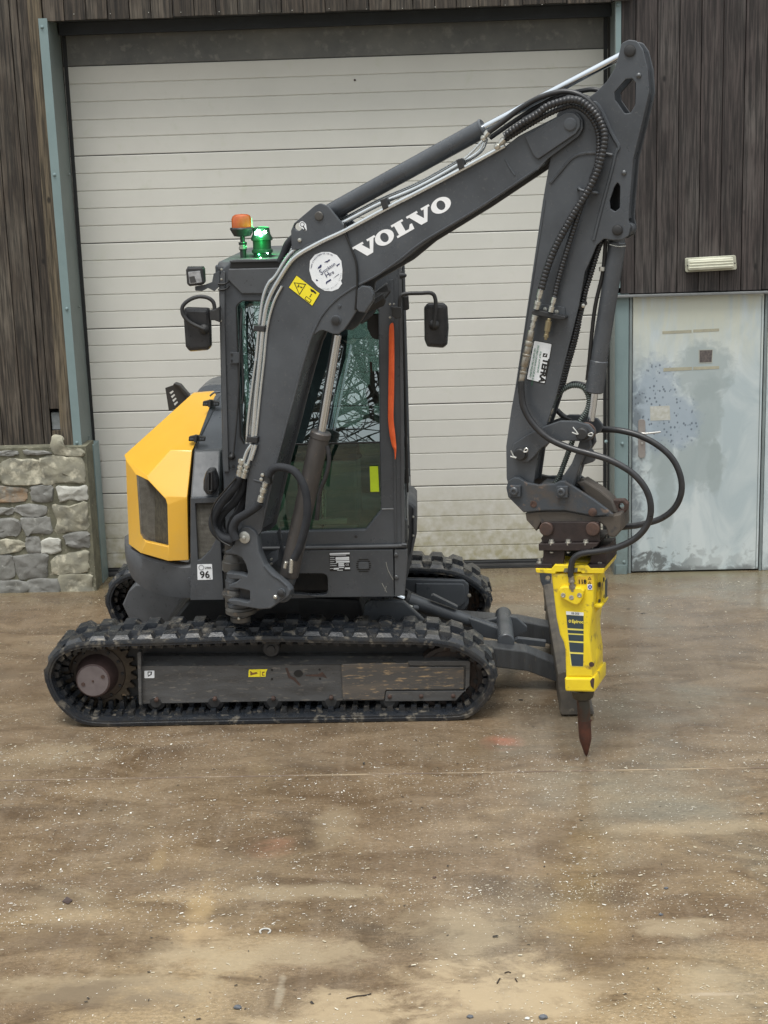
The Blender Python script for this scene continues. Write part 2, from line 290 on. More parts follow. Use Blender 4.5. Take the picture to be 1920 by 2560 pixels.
# ------------------------------------------------------------------ geometry helpers
ROOT = {}                                   # object -> world location of its thing's base
def link(name, me, m, parent=None, mw=None, kind=None, label=None):
    """links a mesh built in world coordinates; child meshes are stored relative to their thing's base"""
    o = bpy.data.objects.new(name, me); C.objects.link(o)
    if m is not None and not me.materials: me.materials.append(m)
    if parent is not None:
        o.parent = parent; L = ROOT[parent]; ROOT[o] = L
        me.transform(Matrix.Translation(-L)) if mw is None else None
        if mw is not None: o.matrix_local = Matrix.Translation(-L)@mw
    elif mw is not None: o.matrix_world = mw
    if kind: o['kind'] = kind
    if label: o['label'] = label
    return o
def smooth(me, ang=.6):
    me.polygons.foreach_set('use_smooth', [True]*len(me.polygons)); me.set_sharp_from_angle(angle=ang)
def thing(name, loc, label, cat, group=None, kind=None):
    o = bpy.data.objects.new(name, None); C.objects.link(o); o.location = loc; o.empty_display_size = .2
    ROOT[o] = Vector(loc); o['label'] = label; o['category'] = cat
    if group: o['group'] = group
    if kind: o['kind'] = kind
    return o
def tag(o, label, cat, group=None):
    o['label'] = label; o['category'] = cat
    if group: o['group'] = group
    return o
def rebase(o):
    """moves a lone mesh's origin to the foot of its bounds"""
    vs_ = np.array([v.co for v in o.data.vertices]); c = Vector(((vs_[:, 0].min()+vs_[:, 0].max())/2, (vs_[:, 1].min()+vs_[:, 1].max())/2, vs_[:, 2].min()))
    o.data.transform(Matrix.Translation(-c)); o.location = c; return o
class Plane:
    def __init__(s, x0, y0, th):
        s.o = np.array([x0, y0, 0.]); s.u = np.array([math.cos(th), -math.sin(th), 0]); s.n = np.array([math.sin(th), math.cos(th), 0])
    def p(s, px, py, off=0.):
        r = ray(px, py); e = np.array([0, 0, H]); k = ((s.o-e).dot(s.n)+off)/r.dot(s.n); return e+r*k
    def uv(s, px, py, off=0.):
        q = s.p(px, py, off)-s.o; return q.dot(s.u), q[2]
    def w(s, u, z, off=0.): return s.o+s.u*u+s.n*off+np.array([0, 0, z])
FP = Plane(0, 0, 0)                          # frontal planes: off = distance from the eye
BP = Plane(-1.14, 8.43, R(18.5))             # the slewed boom's centre plane
def at(px, py, d): return FP.p(px, py, d)
def fillet(pts):
    out = []; n = len(pts)
    for i, q in enumerate(pts):
        r = q[2] if len(q) > 2 else 0; p = np.array(q[:2], float)
        if r <= 0: out.append(tuple(p)); continue
        a = np.array(pts[i-1][:2], float)-p; c = np.array(pts[(i+1) % n][:2], float)-p
        la, lc = np.linalg.norm(a), np.linalg.norm(c); a /= la; c /= lc
        ang = math.acos(max(-1, min(1, a.dot(c)))); t = min(r/max(math.tan(ang/2), 1e-3), la*.48, lc*.48)
        p0, p1 = p+a*t, p+c*t; k = 5
        for j in range(k+1):
            s = j/k; out.append(tuple((1-s)**2*p0+2*s*(1-s)*p+s*s*p1))
    return out
def circ(cx, cy, r, n=20, ry=None):
    return [(cx+r*math.cos(2*math.pi*i/n), cy+(ry or r)*math.sin(2*math.pi*i/n)) for i in range(n)]
def plate_uv(name, outs, pl, off, th, m, parent=None, bev=.003, **k):
    cu = bpy.data.curves.new(name, 'CURVE'); cu.dimensions = '2D'; cu.fill_mode = 'BOTH'
    b = min(bev, th*.45); cu.extrude = th/2-b; cu.bevel_depth = b; cu.bevel_resolution = 1; cu.offset = -b
    for o in outs:
        sp = cu.splines.new('POLY'); sp.points.add(len(o)-1); sp.use_cyclic_u = True
        for i, q in enumerate(o): sp.points[i].co = (q[0], q[1], 0, 1)
    ob = bpy.data.objects.new(name, cu); me = bpy.data.meshes.new_from_object(ob); bpy.data.objects.remove(ob); bpy.data.curves.remove(cu)
    me.name = name; c = pl.o+pl.n*(off+th/2)
    me.transform(Matrix(((pl.u[0], 0, -pl.n[0], c[0]), (pl.u[1], 0, -pl.n[1], c[1]), (0, 1, 0, c[2]), (0, 0, 0, 1))))
    smooth(me, .5); me.materials.clear()
    return link(name, me, m, parent, **k)
def plate(name, outs, pl, off, th, m, parent=None, bev=.003, ref=None, **k):
    return plate_uv(name, [[pl.uv(x, y, off if ref is None else ref) for x, y in fillet(o)] for o in outs], pl, off, th, m, parent, bev, **k)
def raw(name, vs_, fs, m, parent=None, sm=None, **k):
    me = bpy.data.meshes.new(name); me.from_pydata([tuple(map(float, v)) for v in vs_], [], fs); me.update()
    if sm: smooth(me, sm)
    return link(name, me, m, parent, **k)
def bevel(o, wd=.004, seg=2, ang=35):
    b = o.modifiers.new('bevel', 'BEVEL'); b.width = wd; b.segments = seg; b.limit_method = 'ANGLE'; b.angle_limit = R(ang); return o
def box(name, x0, x1, y0, y1, z0, z1, m, parent=None, bev=0, **k):
    v = [(x, y, z) for x in (x0, x1) for y in (y0, y1) for z in (z0, z1)]
    o = raw(name, v, [(0, 1, 3, 2), (4, 6, 7, 5), (0, 4, 5, 1), (2, 3, 7, 6), (0, 2, 6, 4), (1, 5, 7, 3)], m, parent, **k)
    return bevel(o, bev) if bev else o
def catmull(P, step=None, closed=False, sub=10):
    P = np.array(P, float); n = len(P); out = []
    rngi = range(n) if closed else range(n-1)
    for i in rngi:
        if closed: a, b, c, d = P[i-1], P[i], P[(i+1) % n], P[(i+2) % n]
        else: a, b, c, d = P[max(i-1, 0)], P[i], P[i+1], P[min(i+2, n-1)]
        for j in range(sub):
            t = j/sub; out.append(.5*((2*b)+(c-a)*t+(2*a-5*b+4*c-d)*t*t+(3*b-a-3*c+d)*t**3))
    if not closed: out.append(P[-1])
    out = np.array(out)
    if step is None: return out
    seg = np.linalg.norm(np.diff(out if not closed else np.vstack([out, out[:1]]), axis=0), axis=1); s = np.concatenate([[0], np.cumsum(seg)])
    k = max(2, int(round(s[-1]/step))); ts = np.linspace(0, s[-1], k+1)[:(k if closed else k+1)]
    src = out if not closed else np.vstack([out, out[:1]])
    return np.stack([np.interp(ts, s, src[:, i]) for i in range(3)], 1)
def sweep(name, P, r, m, parent=None, n=10, cap=True, sm=.9, **k):
    P = np.array(P, float); N_ = len(P); rr = np.full(N_, r) if np.isscalar(r) else np.array(r, float)
    T = np.gradient(P, axis=0); T /= np.maximum(np.linalg.norm(T, axis=1, keepdims=True), 1e-9)
    a = np.cross(T[0], (0, 1, 0)); a = a if np.linalg.norm(a) > .1 else np.cross(T[0], (1, 0, 0)); a /= np.linalg.norm(a)
    vs_ = []
    for i in range(N_):
        a = a-T[i]*a.dot(T[i]); a /= np.linalg.norm(a); b = np.cross(T[i], a)
        for j in range(n):
            q = 2*math.pi*j/n; vs_.append(P[i]+rr[i]*(a*math.cos(q)+b*math.sin(q)))
    fs = [(i*n+j, i*n+(j+1) % n, (i+1)*n+(j+1) % n, (i+1)*n+j) for i in range(N_-1) for j in range(n)]
    if cap: fs += [tuple(range(n))[::-1], tuple((N_-1)*n+j for j in range(n))]
    return raw(name, vs_, fs, m, parent, sm=sm, **k)
def tube(name, P, r, m, parent=None, ribs=None, n=8, **k):
    """smooth hose through 3-D points; ribs=(pitch, amplitude) gives a wrapped or corrugated hose"""
    if ribs:
        Q = catmull(P, ribs[0]/4); rr = r+ribs[1]*np.array([(1, .6, -1, .6)[i % 4] for i in range(len(Q))])
        return sweep(name, Q, rr, m, parent, n, **k)
    return sweep(name, catmull(P, sub=6), r, m, parent, n, **k)
def cyl(name, a, b, r, m, parent=None, r2=None, n=20, bev=0, **k):
    a = np.array(a, float); b = np.array(b, float); r2 = r if r2 is None else r2; e = min(bev or min(r, r2)*.12, np.linalg.norm(b-a)*.3); d = nrm(b-a)
    return sweep(name, [a, a+d*e*.001, a+d*e, b-d*e, b-d*e*.001, b], [max(r-e, r*.3), max(r-e, r*.3), r, r2, max(r2-e, r2*.3), max(r2-e, r2*.3)], m, parent, n, sm=.6, **k)
def lathe(name, a, d, prof, m, parent=None, n=24, **k):
    a = np.array(a, float); d = nrm(d); return sweep(name, [a+d*t for t, _ in prof], [q for _, q in prof], m, parent, n, sm=.6, **k)
def lathe_fix(name, a, d, prof, m, parent=None, n=24, **k):
    """lathe with exact straight axis (profile may step back)"""
    a = np.array(a, float); d = nrm(d); u = np.cross(d, (0, 0, 1)); u = u if np.linalg.norm(u) > .1 else np.cross(d, (0, 1, 0)); u = nrm(u); v = np.cross(d, u); vs_ = []
    for t, q in prof:
        for j in range(n): vs_.append(a+d*t+q*(u*math.cos(2*math.pi*j/n)+v*math.sin(2*math.pi*j/n)))
    K = len(prof); fs = [(i*n+j, i*n+(j+1) % n, (i+1)*n+(j+1) % n, (i+1)*n+j) for i in range(K-1) for j in range(n)]
    fs += [tuple(range(n))[::-1], tuple((K-1)*n+j for j in range(n))]
    return raw(name, vs_, fs, m, parent, sm=.6, **k)
def bolt(pl, px, py, off, r=.009, m=None, parent=None, name='bolt', h=.008):
    p = pl.p(px, py, off); return lathe_fix(name, p+pl.n*.004, -pl.n, [(0, r), (.004+h*.6, r), (.004+h, r*.75), (.004+h, .0005)], m or PAINT, parent, n=8)
def text(name, body, pl, off, p0, p1, size, m, parent=None, al='LEFT', sy=1., th=.0006, bold=0):
    """print on a plane: baseline from pixel p0 towards p1, cap size in metres"""
    cu = bpy.data.curves.new(name, 'FONT'); cu.body = body; cu.size = size; cu.align_x = al; cu.extrude = th/2; cu.offset = bold; cu.resolution_u = 3
    ob = bpy.data.objects.new(name, cu); me = bpy.data.meshes.new_from_object(ob); bpy.data.objects.remove(ob); bpy.data.curves.remove(cu)
    a = pl.p(*p0, off); b = pl.p(*p1, off); x = nrm(b-a); y = nrm(np.cross(x, pl.n))
    if al == 'CENTER': a = (a+b)/2
    y = y*sy; z = -pl.n; me.transform(Matrix(((x[0], y[0], z[0], a[0]), (x[1], y[1], z[1], a[1]), (x[2], y[2], z[2], a[2]), (0, 0, 0, 1)))); me.materials.clear()
    return link(name, me, m, parent)
def merge(name, objs, m, parent=None, kind=None):
    """joins freshly built child meshes into one"""
    vs_, fs, o = [], [], 0
    for q in objs:
        L = ROOT.get(q, Vector((0, 0, 0)))
        vs_ += [tuple(v.co+L) for v in q.data.vertices]; fs += [tuple(i+o for i in p.vertices) for p in q.data.polygons]; o = len(vs_)
        me = q.data; ROOT.pop(q, None); bpy.data.objects.remove(q); bpy.data.meshes.remove(me)
    return raw(name, vs_, fs, m, parent, kind=kind)
# ------------------------------------------------------------------ the setting
DS, DF, DB, DP = 11.79, 11.40, 11.47, 11.52          # shutter, steel flange, left boards, right boards: distances from the eye
g = box('ground', -120, 120, -90, 150, -.6, -.012, GROUND); g['kind'] = 'structure'
YJ = 0
q0 = ray(300, 1944); q1 = ray(1700, 1926); YJ = (-H/q0[2]*q0[1]+-H/q1[2]*q1[1])/2
def slab(name, y0, y1):
    n = 1; o = box(name, -14, 14, y0, y1, -.011, 0, GROUND, kind='structure'); return bevel(o, .004, 2)
slab('concrete_slab', -8, YJ-.003); slab('concrete_slab', YJ+.004, 11.9)
box('silt_filled_joint', -14, 14, YJ-.006, YJ+.008, -.01, .0015, mat('pale_silt', (.30, .235, .155), .8, 0, (.14, .10, .07), 3, lo=.42, hi=.58), kind='structure')
# building core behind all cladding
XL, XR = at(256, 1400, DS)[0], at(1512, 700, DS)[0]   # clear width at the roller door
ZT = at(800, 33, DP)[2]                                # underside of the lintel boards
CORE = mat('dark_wall_core', (.018, .018, .018), .9)
for n_, a in (('building_wall', (-9, XL-.10, 11.56, 14, 0, 5.6)), ('building_wall', (XR+.05, 9, 11.66, 14, 0, 5.6)), ('building_wall', (XL-.10, XR+.05, 11.60, 14, ZT+.02, 5.6))):
    box(n_, *a, CORE, kind='structure')
SOF = mat('dark_soffit_sheet', (.035, .04, .045), .7)
box('lintel_soffit', XL-.10, XR+.05, 11.45, 11.84, ZT+.012, ZT+.03, SOF, kind='structure')
LSHADE = mat('dark_blue_lintel_shade', (.030, .036, .045), .6)
box('lintel_shade_strip', XL-.012, XR+.03, DS-.10, DS-.02, ZT-.075, ZT+.010, LSHADE, kind='structure')  # added dark strip, stands in for the deepest shade under the lintel
# --- sectional door
door = thing('sectional_door', (0, DS, 0), 'large cream ribbed sectional overhead door behind the excavator, grimy along its foot', 'garage door')
zs = [at(178, 391, DS)[2]]; z_top = at(161, 166.7, DS)[2]; pitch = (z_top-zs[0])
levels = [z_top+pitch]; z = z_top
while z > .16: levels.append(z); z -= pitch
levels.append(.055)
GRIMESHADE = mat('grimy_shaded_top_panel', (.16, .158, .145), .6, 0, (.10, .102, .10), 2.5, speck=(.20, .195, .18), speck_scale=14, speck_amt=(.56, .74), bump=.06, bscale=400)  # grime plus the lintel's shade, both put into the panel's dark colour
def rib_panel(z1, z0):
    """one section: five shallow planks with pressed grooves, rounded meeting edges"""
    nr = 1 if z1 > z_top+.1 else max(1, int(round((z1-z0)/(pitch/5)))); pr = [(.012, z1-.0015), (.002, z1-.004), (0, z1-.010)]
    for k in range(1, nr):
        zz = z1-(z1-z0)*k/nr
        pr += [(0, zz+.006), (.007, zz+.001), (.007, zz-.002), (0, zz-.005)]
    pr += [(0, z0+.008), (.002, z0+.003), (.014, z0+.0015)]
    vs_, fs = [], []
    xs = np.linspace(XL-.02, XR+.02, 8)
    for x in xs: vs_ += [(x, DS+y, zz) for y, zz in pr]+[(x, DS+.04, z0+.003), (x, DS+.04, z1-.004)]
    n = len(pr)+2
    for i in range(len(xs)-1): fs += [(i*n+j, (i+1)*n+j, (i+1)*n+(j+1) % n, i*n+(j+1) % n) for j in range(n)]
    fs += [tuple(range(n)), tuple(7*n+j for j in range(n))[::-1]]
    return raw('door_panel', vs_, fs, GRIMESHADE if z1 > z_top+.1 else PANEL, door)
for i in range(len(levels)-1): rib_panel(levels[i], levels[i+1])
for zz in levels[1:-1]: box('joint_seal', XL-.015, XR+.015, DS+.003, DS+.03, zz-.0025, zz+.0025, SEAL, door)
box('bottom_seal', XL-.01, XR+.01, DS-.012, DS+.04, .002, .052, SEAL, door, .006)
box('weather_rail', XL-.01, XR+.01, DS-.03, DS-.014, .012, .03, mat('rail_aluminium', (.16, .16, .16), .4, .6), door)
box('threshold', XL, XR, DS-.055, DS-.031, .0, .010, SEAL, door)
for x in (XL, XR): box('side_seal', x-.012, x+.014, DS-.016, DS-.002, .01, ZT, SEAL, door)
lathe_fix('drain_plug', at(887, 200, DS-.002), (0, -1, 0), [(0, .008), (.006, .006), (.007, .001)], RUST, door, 10)
# --- steel door surround
sf = thing('steel_door_frame', (XL, DF, 0), 'grey green folded steel trim lining both sides of the big doorway', 'door frame')
x0, x1 = at(95, 46, DF)[0], at(117, 46, DF)[0]; xb0, xb1 = at(184.4, 1119, DF)[0], at(205, 1119, DF)[0]
zf = at(190, 1120, DF)[2]
def strip(name, a, b, c, d, y0, y1, z0, z1, m):
    """upright strip: a..b wide at the foot, c..d wide at the head"""
    v = [(a, y0, z0), (b, y0, z0), (b, y1, z0), (a, y1, z0), (c, y0, z1), (d, y0, z1), (d, y1, z1), (c, y1, z1)]
    return raw(name, v, [(0, 1, 5, 4), (1, 2, 6, 5), (2, 3, 7, 6), (3, 0, 4, 7), (4, 5, 6, 7), (3, 2, 1, 0)], m, sf)
strip('front_flange', xb0, xb1, x0, x1, DF, DF+.004, zf, at(100, 46, DF)[2], STEELG)
strip('reveal_lining', xb1-.004, xb1, x1-.004, x1, DF+.005, DS-.017, .9, ZT+.01, STEELR)
xa = at(216, 1122, DB)[0]
raw('reveal_lining', [(xb1-.003, DB+.03, 1.12), (XL-.013, DS-.018, 1.12), (XL-.013, DS-.018, 0), (xb1+.03, DB+.03, 0), (xb1-.012, DB+.034, 1.12), (xb1+.02, DB+.034, 0)], [(0, 1, 2, 3), (0, 3, 5, 4)], STEELR, sf)
box('door_post', xb1+.012, xb1+.055, DB+.08, DS-.05, 0, 1.10, STEELG, sf, .003)
box('door_post', xb1-.03, xb1+.010, DB+.06, DB+.12, 0, 1.10, mat('faded_red_post', (.16, .035, .03), .7), sf, .003)
xr0, xr1 = at(1535, 30, DF+.06)[0], at(1553, 30, DF+.06)[0]
RF = DF+.06
box('front_flange', XR+.040, xr1, RF, RF+.004, 2.19, 4.4, STEELG, sf)
box('reveal_lining', XR+.036, XR+.040, RF, DS-.017, 0, 4.4, STEELR, sf)
xd0 = at(1573, 900, RF)[0]
box('side_panel', XR+.040, xd0, RF+.03, RF+.045, 0, 2.15, STEELG, sf, .002)
box('side_panel', XR+.05, xd0-.01, RF+.018, RF+.029, .0, .075, STEELG, sf, .002)
def screw(px, py, d, p=sf): return lathe_fix('screw', at(px, py, d), (0, -1, 0), [(0, .014), (.004, .012), (.005, .009), (.012, .008), (.014, .004)], STEELG, p, 8)
for s_ in ((105, 68), (136, 437), (167, 772), (192, 1107)): screw(*s_, DF)
for s_ in ((1545, 12),): screw(*s_, RF)
for s_ in ((1556, 1109), (1560, 1405), (1515, 1104)): screw(*s_, RF+.03)
for s_ in ((170, 436), (198, 767), (217, 1099), (228, 1091), (243, 1431)):
    p = at(*s_, DF+.25); lathe_fix('screw', (xb1+.0, p[1], p[2]), (1, 0, 0), [(0, .012), (.006, .009), (.010, .004)], STEELR, sf, 8)
# --- timber cladding
def boards(root, xs, z0s, z1, y, m, th=.022, gap=.005):
    for (a, b), z0 in zip(xs, z0s):
        o = box('board', a+gap/2, b-gap/2, y+random.uniform(-.002, .002), y+th, z0, z1, m, root, .003)
BW = .1555
cl = thing('timber_cladding', (-4, DB, 1.09), 'weathered dark upright timber boards left of the big door, above the stone wall', 'timber wall')
e = at(178, 1110, DB)[0]; seams = [at(px, 1110, DB)[0] for px in (8, 61, 111, 130)]
zb = at(60, 1123, DB)[2]
xs = [(seams[0], seams[1]), (seams[1], seams[2]), (seams[2], seams[3])]; z0s = [zb, zb, zb+.004]
xs.append((seams[3], at(150, 1030, DB)[0])); z0s.append(at(140, 1022, DB)[2])
boards(cl, xs, z0s, 5.5, DB, WL)
box('edge_board', at(152, 1030, DB)[0], xb0+.004, DF+.012, DB+.02, at(165, 1120, DB)[2], 5.5, WB, cl, .003)
x = seams[0]; k = 0
while x > -6.5: boards(cl, [(x-BW, x)], [zb+random.uniform(-.004, .004)], 5.5, DB, WL); x -= BW
box('packing_block', at(126, 1040, DB)[0], at(152, 1040, DB)[0], DB+.03, DB+.08, at(140, 1075, DB)[2], at(140, 1033, DB)[2], CONCB, cl)
box('packing_block', at(126, 1040, DB)[0], at(154, 1040, DB)[0], DB+.01, DB+.08, at(140, 1092, DB)[2], at(140, 1077, DB)[2], WB, cl)
lc = thing('timber_cladding', (-.7, DP, ZT), 'row of board ends hanging over the top of the cream door', 'timber wall')
x = at(115, 40, DP)[0]
while x < xr1+.02:
    boards(lc, [(x, x+BW)], [ZT+random.uniform(-.006, .004)], 5.5, DP-.10, WL); x += BW
for s_ in range(14):
    px = 190+s_*90+random.uniform(-8, 8); lathe_fix('nail', at(px, 40+random.uniform(-2, 2)-px*.02, DP-.102), (0, -1, 0), [(0, .003), (.002, .003), (.003, .001)], ZINC, lc, 6)
rc = thing('timber_cladding', (2.6, DP, 2.17), 'brown stained upright timber boards above the galvanised door', 'timber wall')
zr = at(1700, 729, DP)[2]
x = at(1586, 400, DP)[0]-BW; first = True
while x < 6.5:
    a = max(x, xr1+.002) if first else x; boards(rc, [(a, x+BW)], [zr+random.uniform(-.002, .003)], 5.5, DP-.04, WR); x += BW; first = False
box('drip_strip', xr1-.06, 6.5, DP-.075, DP-.03, zr-.026, zr-.008, mat('lead_grey_strip', (.22, .23, .23), .5, .3), rc, .003)
# --- bulkhead light
bl = thing('bulkhead_light', tuple(at(1777, 678, DP-.05)), 'cream rectangular bulkhead light fixed on the brown boards', 'light fitting')
fr_ = [(1713, 645.5, 5), (1840, 638, 5), (1842, 674, 5), (1714, 681, 5)]
plate('base', [fr_], FP, DP-.075, .03, mat('yellowed_white_plastic', (.55, .55, .44), .5), bl, .003)
plate('diffuser', [[(1720, 649, 6), (1834, 642, 6), (1836, 670, 6), (1720, 677, 6)]], FP, DP-.115, .038, mat('cream_diffuser', (.74, .74, .60), .35, coat=.3), bl, .009)
for k in range(3): tube('ridge', [at(1724, 656+k*7, DP-.116), at(1832, 650+k*7, DP-.116)], .0035, mat('cream_diffuser', None), bl, n=6)
for px, py in ((1719, 664), (1837, 658)): lathe_fix('screw', at(px, py, DP-.112), (0, -1, 0), [(0, .006), (.004, .005)], DARK, bl, 8)
# --- galvanised door
DD = DP-.01
dA, dB_ = at(1581, 742, DD), at(1906, 1424, DD)
X0, X1 = at(1581, 1000, DD)[0], at(1905, 1000, DD)[0]; Z1 = at(1700, 738, DD)[2]
gd = thing('metal_door', (X0, DD, 0), 'stained galvanised steel side door with lever handle and old tape marks', 'door')
leaf = raw('leaf', [(x, y, z) for x in (0, X1-X0) for y in (0, .045) for z in (.012, Z1)], [(0, 1, 3, 2), (4, 6, 7, 5), (0, 4, 5, 1), (2, 3, 7, 6), (0, 2, 6, 4), (1, 5, 7, 3)], DOORM, None)
leaf.parent = gd; ROOT[leaf] = Vector((X0, DD, 0)); bevel(leaf, .004)
GJ = mat('door_jamb_steel', (.23, .27, .27), .5, .1)
box('jamb', X0-.026, X0-.006, DD-.012, DD+.05, 0, Z1+.012, GJ, gd, .003); box('jamb_gap', X0-.007, X0-.0005, DD+.012, DD+.05, 0, Z1, SEAL, gd)
box('jamb', X1+.006, X1+.026, DD-.006, DD+.05, 0, Z1+.012, GJ, gd, .003); box('jamb', X1+.03, X1+.16, DD-.002, DD+.05, 0, Z1+.012, DOORM, gd, .003)
box('folded_edge', X1-.020, X1-.016, DD-.004, DD-.0005, .02, Z1-.02, GJ, gd)
TAPE = mat('old_tape', (.40, .38, .28), .6, 0, (.33, .32, .25), 30)
for q in (((1656, 828), (1729, 824.5), (1729, 832), (1656, 835)), ((1733, 824), (1798, 821), (1798, 828), (1733, 831)), ((1659, 920), (1730, 917), (1730, 925), (1658, 929)), ((1733, 917), (1798, 915), (1798, 922), (1733, 925))):
    plate('tape_strip', [list(q)], FP, DD-.0015, .001, TAPE, gd, 0)
plate('sticker_residue', [[(1625, 1016), (1674, 1014), (1676, 1050), (1626, 1052)]], FP, DD-.0015, .001, mat('card_residue', (.42, .42, .36), .7, 0, (.52, .53, .5), 40), gd, 0)
plate('sticker_residue', [[(1746, 874), (1783, 873), (1781, 908), (1747, 909)]], FP, DD-.0015, .001, mat('pale_glue', (.45, .47, .42), .6), gd, 0)
plate('vent_square', [[(1749, 876), (1781, 875), (1779, 905), (1749, 906)]], FP, DD-.0035, .002, mat('brown_residue', (.07, .06, .06), .7, 0, (.14, .12, .11), 60), gd, 0)
plate('handle_plate', [[(1595.5, 1048, 9), (1613.5, 1048, 9), (1613.5, 1145, 9), (1595.5, 1145, 9)]], FP, DD-.009, .009, mat('brushed_handle', (.36, .33, .31), .4, .3), gd, .002)
hp = at(1606, 1083, DD-.05); HM = mat('worn_lever', (.62, .61, .58), .3, .5)
tube('lever', [at(1604, 1083, DD-.01), at(1604, 1083, DD-.045), at(1612, 1084, DD-.055), at(1634, 1082, DD-.055), at(1651, 1080, DD-.05)], .008, HM, gd)
lathe_fix('lock_cylinder', at(1605, 1108, DD-.009), (0, -1, 0), [(0, .009), (.006, .009), (.007, .004)], HM, gd, 12)
# --- rubble stone wall
sw = thing('stone_wall', (-4.5, 11.35, 0), 'low rubble stone wall with lime mortar at the left of the big door', 'wall')
DST = 11.33
Zs = lambda x, y: (x*.2712, 950+y*.2712)
def stone(pts, mi, bulge=.009, world=None):
    P = np.array([at(*Zs(x, y), DST) for x, y in pts]) if world is None else np.array([(x, DST, z) for x, z in world])
    P = P.mean(0)+(P-P.mean(0))*1.06; Q = catmull(P, closed=True, sub=4); Q = Q+np.array([[random.uniform(-.006, .006), 0, random.uniform(-.006, .006)] for _ in range(len(Q))]); c = Q.mean(0); n = len(Q); NZ = [[random.uniform(-.007, .007) for _ in range(n)] for _ in range(5)]; kk = -1; vs_, fs = [], []
    tx, tz = random.uniform(-.05, .05), random.uniform(-.06, .06); RS = (1, 1, .97, .9, .75, .55, .3)
    for k, s in enumerate(RS):
        base_ = (.06, .006, -.004, -.009, -.012, -.013, -.013)[k]
        for i in range(n):
            x = c[0]+(Q[i][0]-c[0])*s; z = c[2]+(Q[i][2]-c[2])*s; q = Vector((x*11+7, mi*3.1, z*15)); f = 0 if k == 0 else min(1, (k-1)*.5)
            y = DST+base_*bulge/.014+f*(mnoise.noise(q)*.014+mnoise.noise(q*3.1)*.006+abs(mnoise.noise(q*1.7))*-.006+tx*(x-c[0])*.6+tz*(z-c[2])*.6)
            vs_.append((x+(mnoise.noise(q*2.3)*.006 if k < 3 else 0), y, z+(mnoise.noise(q*2.9+Vector((5, 5, 5)))*.006 if k < 3 else 0)))
    vs_.append((c[0], DST-.013+mnoise.noise(Vector((c[0]*11+7, mi*3.1, c[2]*15)))*.014, c[2]))
    for k in range(6): fs += [(k*n+i, k*n+(i+1) % n, (k+1)*n+(i+1) % n, (k+1)*n+i) for i in range(n)]
    fs += [(6*n+i, 6*n+(i+1) % n, 7*n) for i in range(n)]
    raw('stone', vs_, fs, STONES[mi], sw, sm=.5)
for pts, mi in (
    ([(0, 660), (150, 655), (150, 690), (0, 700)], 0), ([(240, 650), (450, 655), (455, 685), (245, 688)], 0),
    ([(482, 530), (578, 530), (588, 625), (748, 640), (750, 705), (510, 680)], 1),
    ([(-60, 760), (12, 780), (12, 920), (-60, 940)], 1), ([(20, 760), (200, 735), (355, 750), (388, 900), (385, 955), (130, 965), (30, 945)], 1),
    ([(375, 725), (560, 712), (750, 730), (775, 920), (740, 948), (560, 940), (400, 965), (392, 860)], 1),
    ([(-80, 990), (60, 985), (220, 1000), (243, 1050), (225, 1120), (60, 1130), (-80, 1120)], 2), ([(295, 985), (470, 978), (482, 1040), (470, 1115), (310, 1120), (290, 1060)], 0),
    ([(525, 980), (640, 990), (790, 980), (800, 1050), (790, 1112), (660, 1105), (560, 1118), (535, 1060)], 3),
    ([(-60, 1180), (120, 1180), (130, 1215), (80, 1240), (-60, 1240)], 0), ([(150, 1160), (400, 1155), (405, 1245), (200, 1250)], 0),
    ([(490, 1155), (640, 1165), (790, 1130), (803, 1280), (800, 1375), (640, 1390), (520, 1405), (530, 1290)], 1),
    ([(-70, 1295), (170, 1295), (175, 1420), (30, 1450), (-70, 1450)], 0), ([(195, 1280), (330, 1268), (440, 1262), (470, 1330), (465, 1410), (300, 1415), (240, 1430)], 0),
    ([(-60, 1490), (100, 1468), (220, 1500), (215, 1550), (100, 1595), (-60, 1590)], 1), ([(250, 1455), (345, 1445), (378, 1500), (375, 1585), (270, 1590), (235, 1530)], 0),
    ([(390, 1480), (540, 1465), (555, 1530), (545, 1590), (390, 1590)], 3), ([(595, 1430), (800, 1400), (820, 1460), (810, 1540), (640, 1530), (600, 1480)], 0),
    ([(-60, 1625), (100, 1620), (125, 1700), (120, 1820), (-60, 1820)], 0), ([(150, 1625), (420, 1610), (435, 1700), (420, 1815), (300, 1825), (180, 1830), (145, 1700)], 0),
    ([(490, 1650), (640, 1600), (800, 1580), (808, 1680), (800, 1760), (640, 1780), (500, 1780)], 1),
    ([(-60, 1855), (235, 1860), (240, 1965), (-60, 1990)], 0), ([(265, 1850), (520, 1840), (550, 1960), (400, 1975), (265, 1980)], 0),
    ([(560, 1805), (820, 1795), (848, 1900), (840, 1970), (570, 1975)], 1)):
    stone(pts, mi)
xw = at(-30, 1300, DST)[0]; zz = 0.02
rs = random.Random(5)
while zz < 1.04:
    hgt = rs.uniform(.10, .17); x = xw
    while x > -6.3:
        wd = rs.uniform(.14, .34); a, b, c_, d_ = x-wd, x-.02, zz+.01, zz+hgt-.015
        stone(None, rs.choice((0, 0, 1, 2, 3)), world=[(a, c_), ((a+b)/2, c_-.005), (b, c_+.006), (b+.004, d_), ((a+b)/2, d_+.006), (a+.006, d_-.005)]); x -= wd
    zz += hgt
xe = at(228, 1300, DST)[0]
box('mortar_bed', -6.5, xe, DST+.0035, 11.6, 0, at(100, 1119, DST)[2], MORTAR, sw)
box('mortar_bed', xe-.30, xb1-.02, DST+.03, 11.6, 0, at(200, 1122, DST)[2], MORTAR, sw)
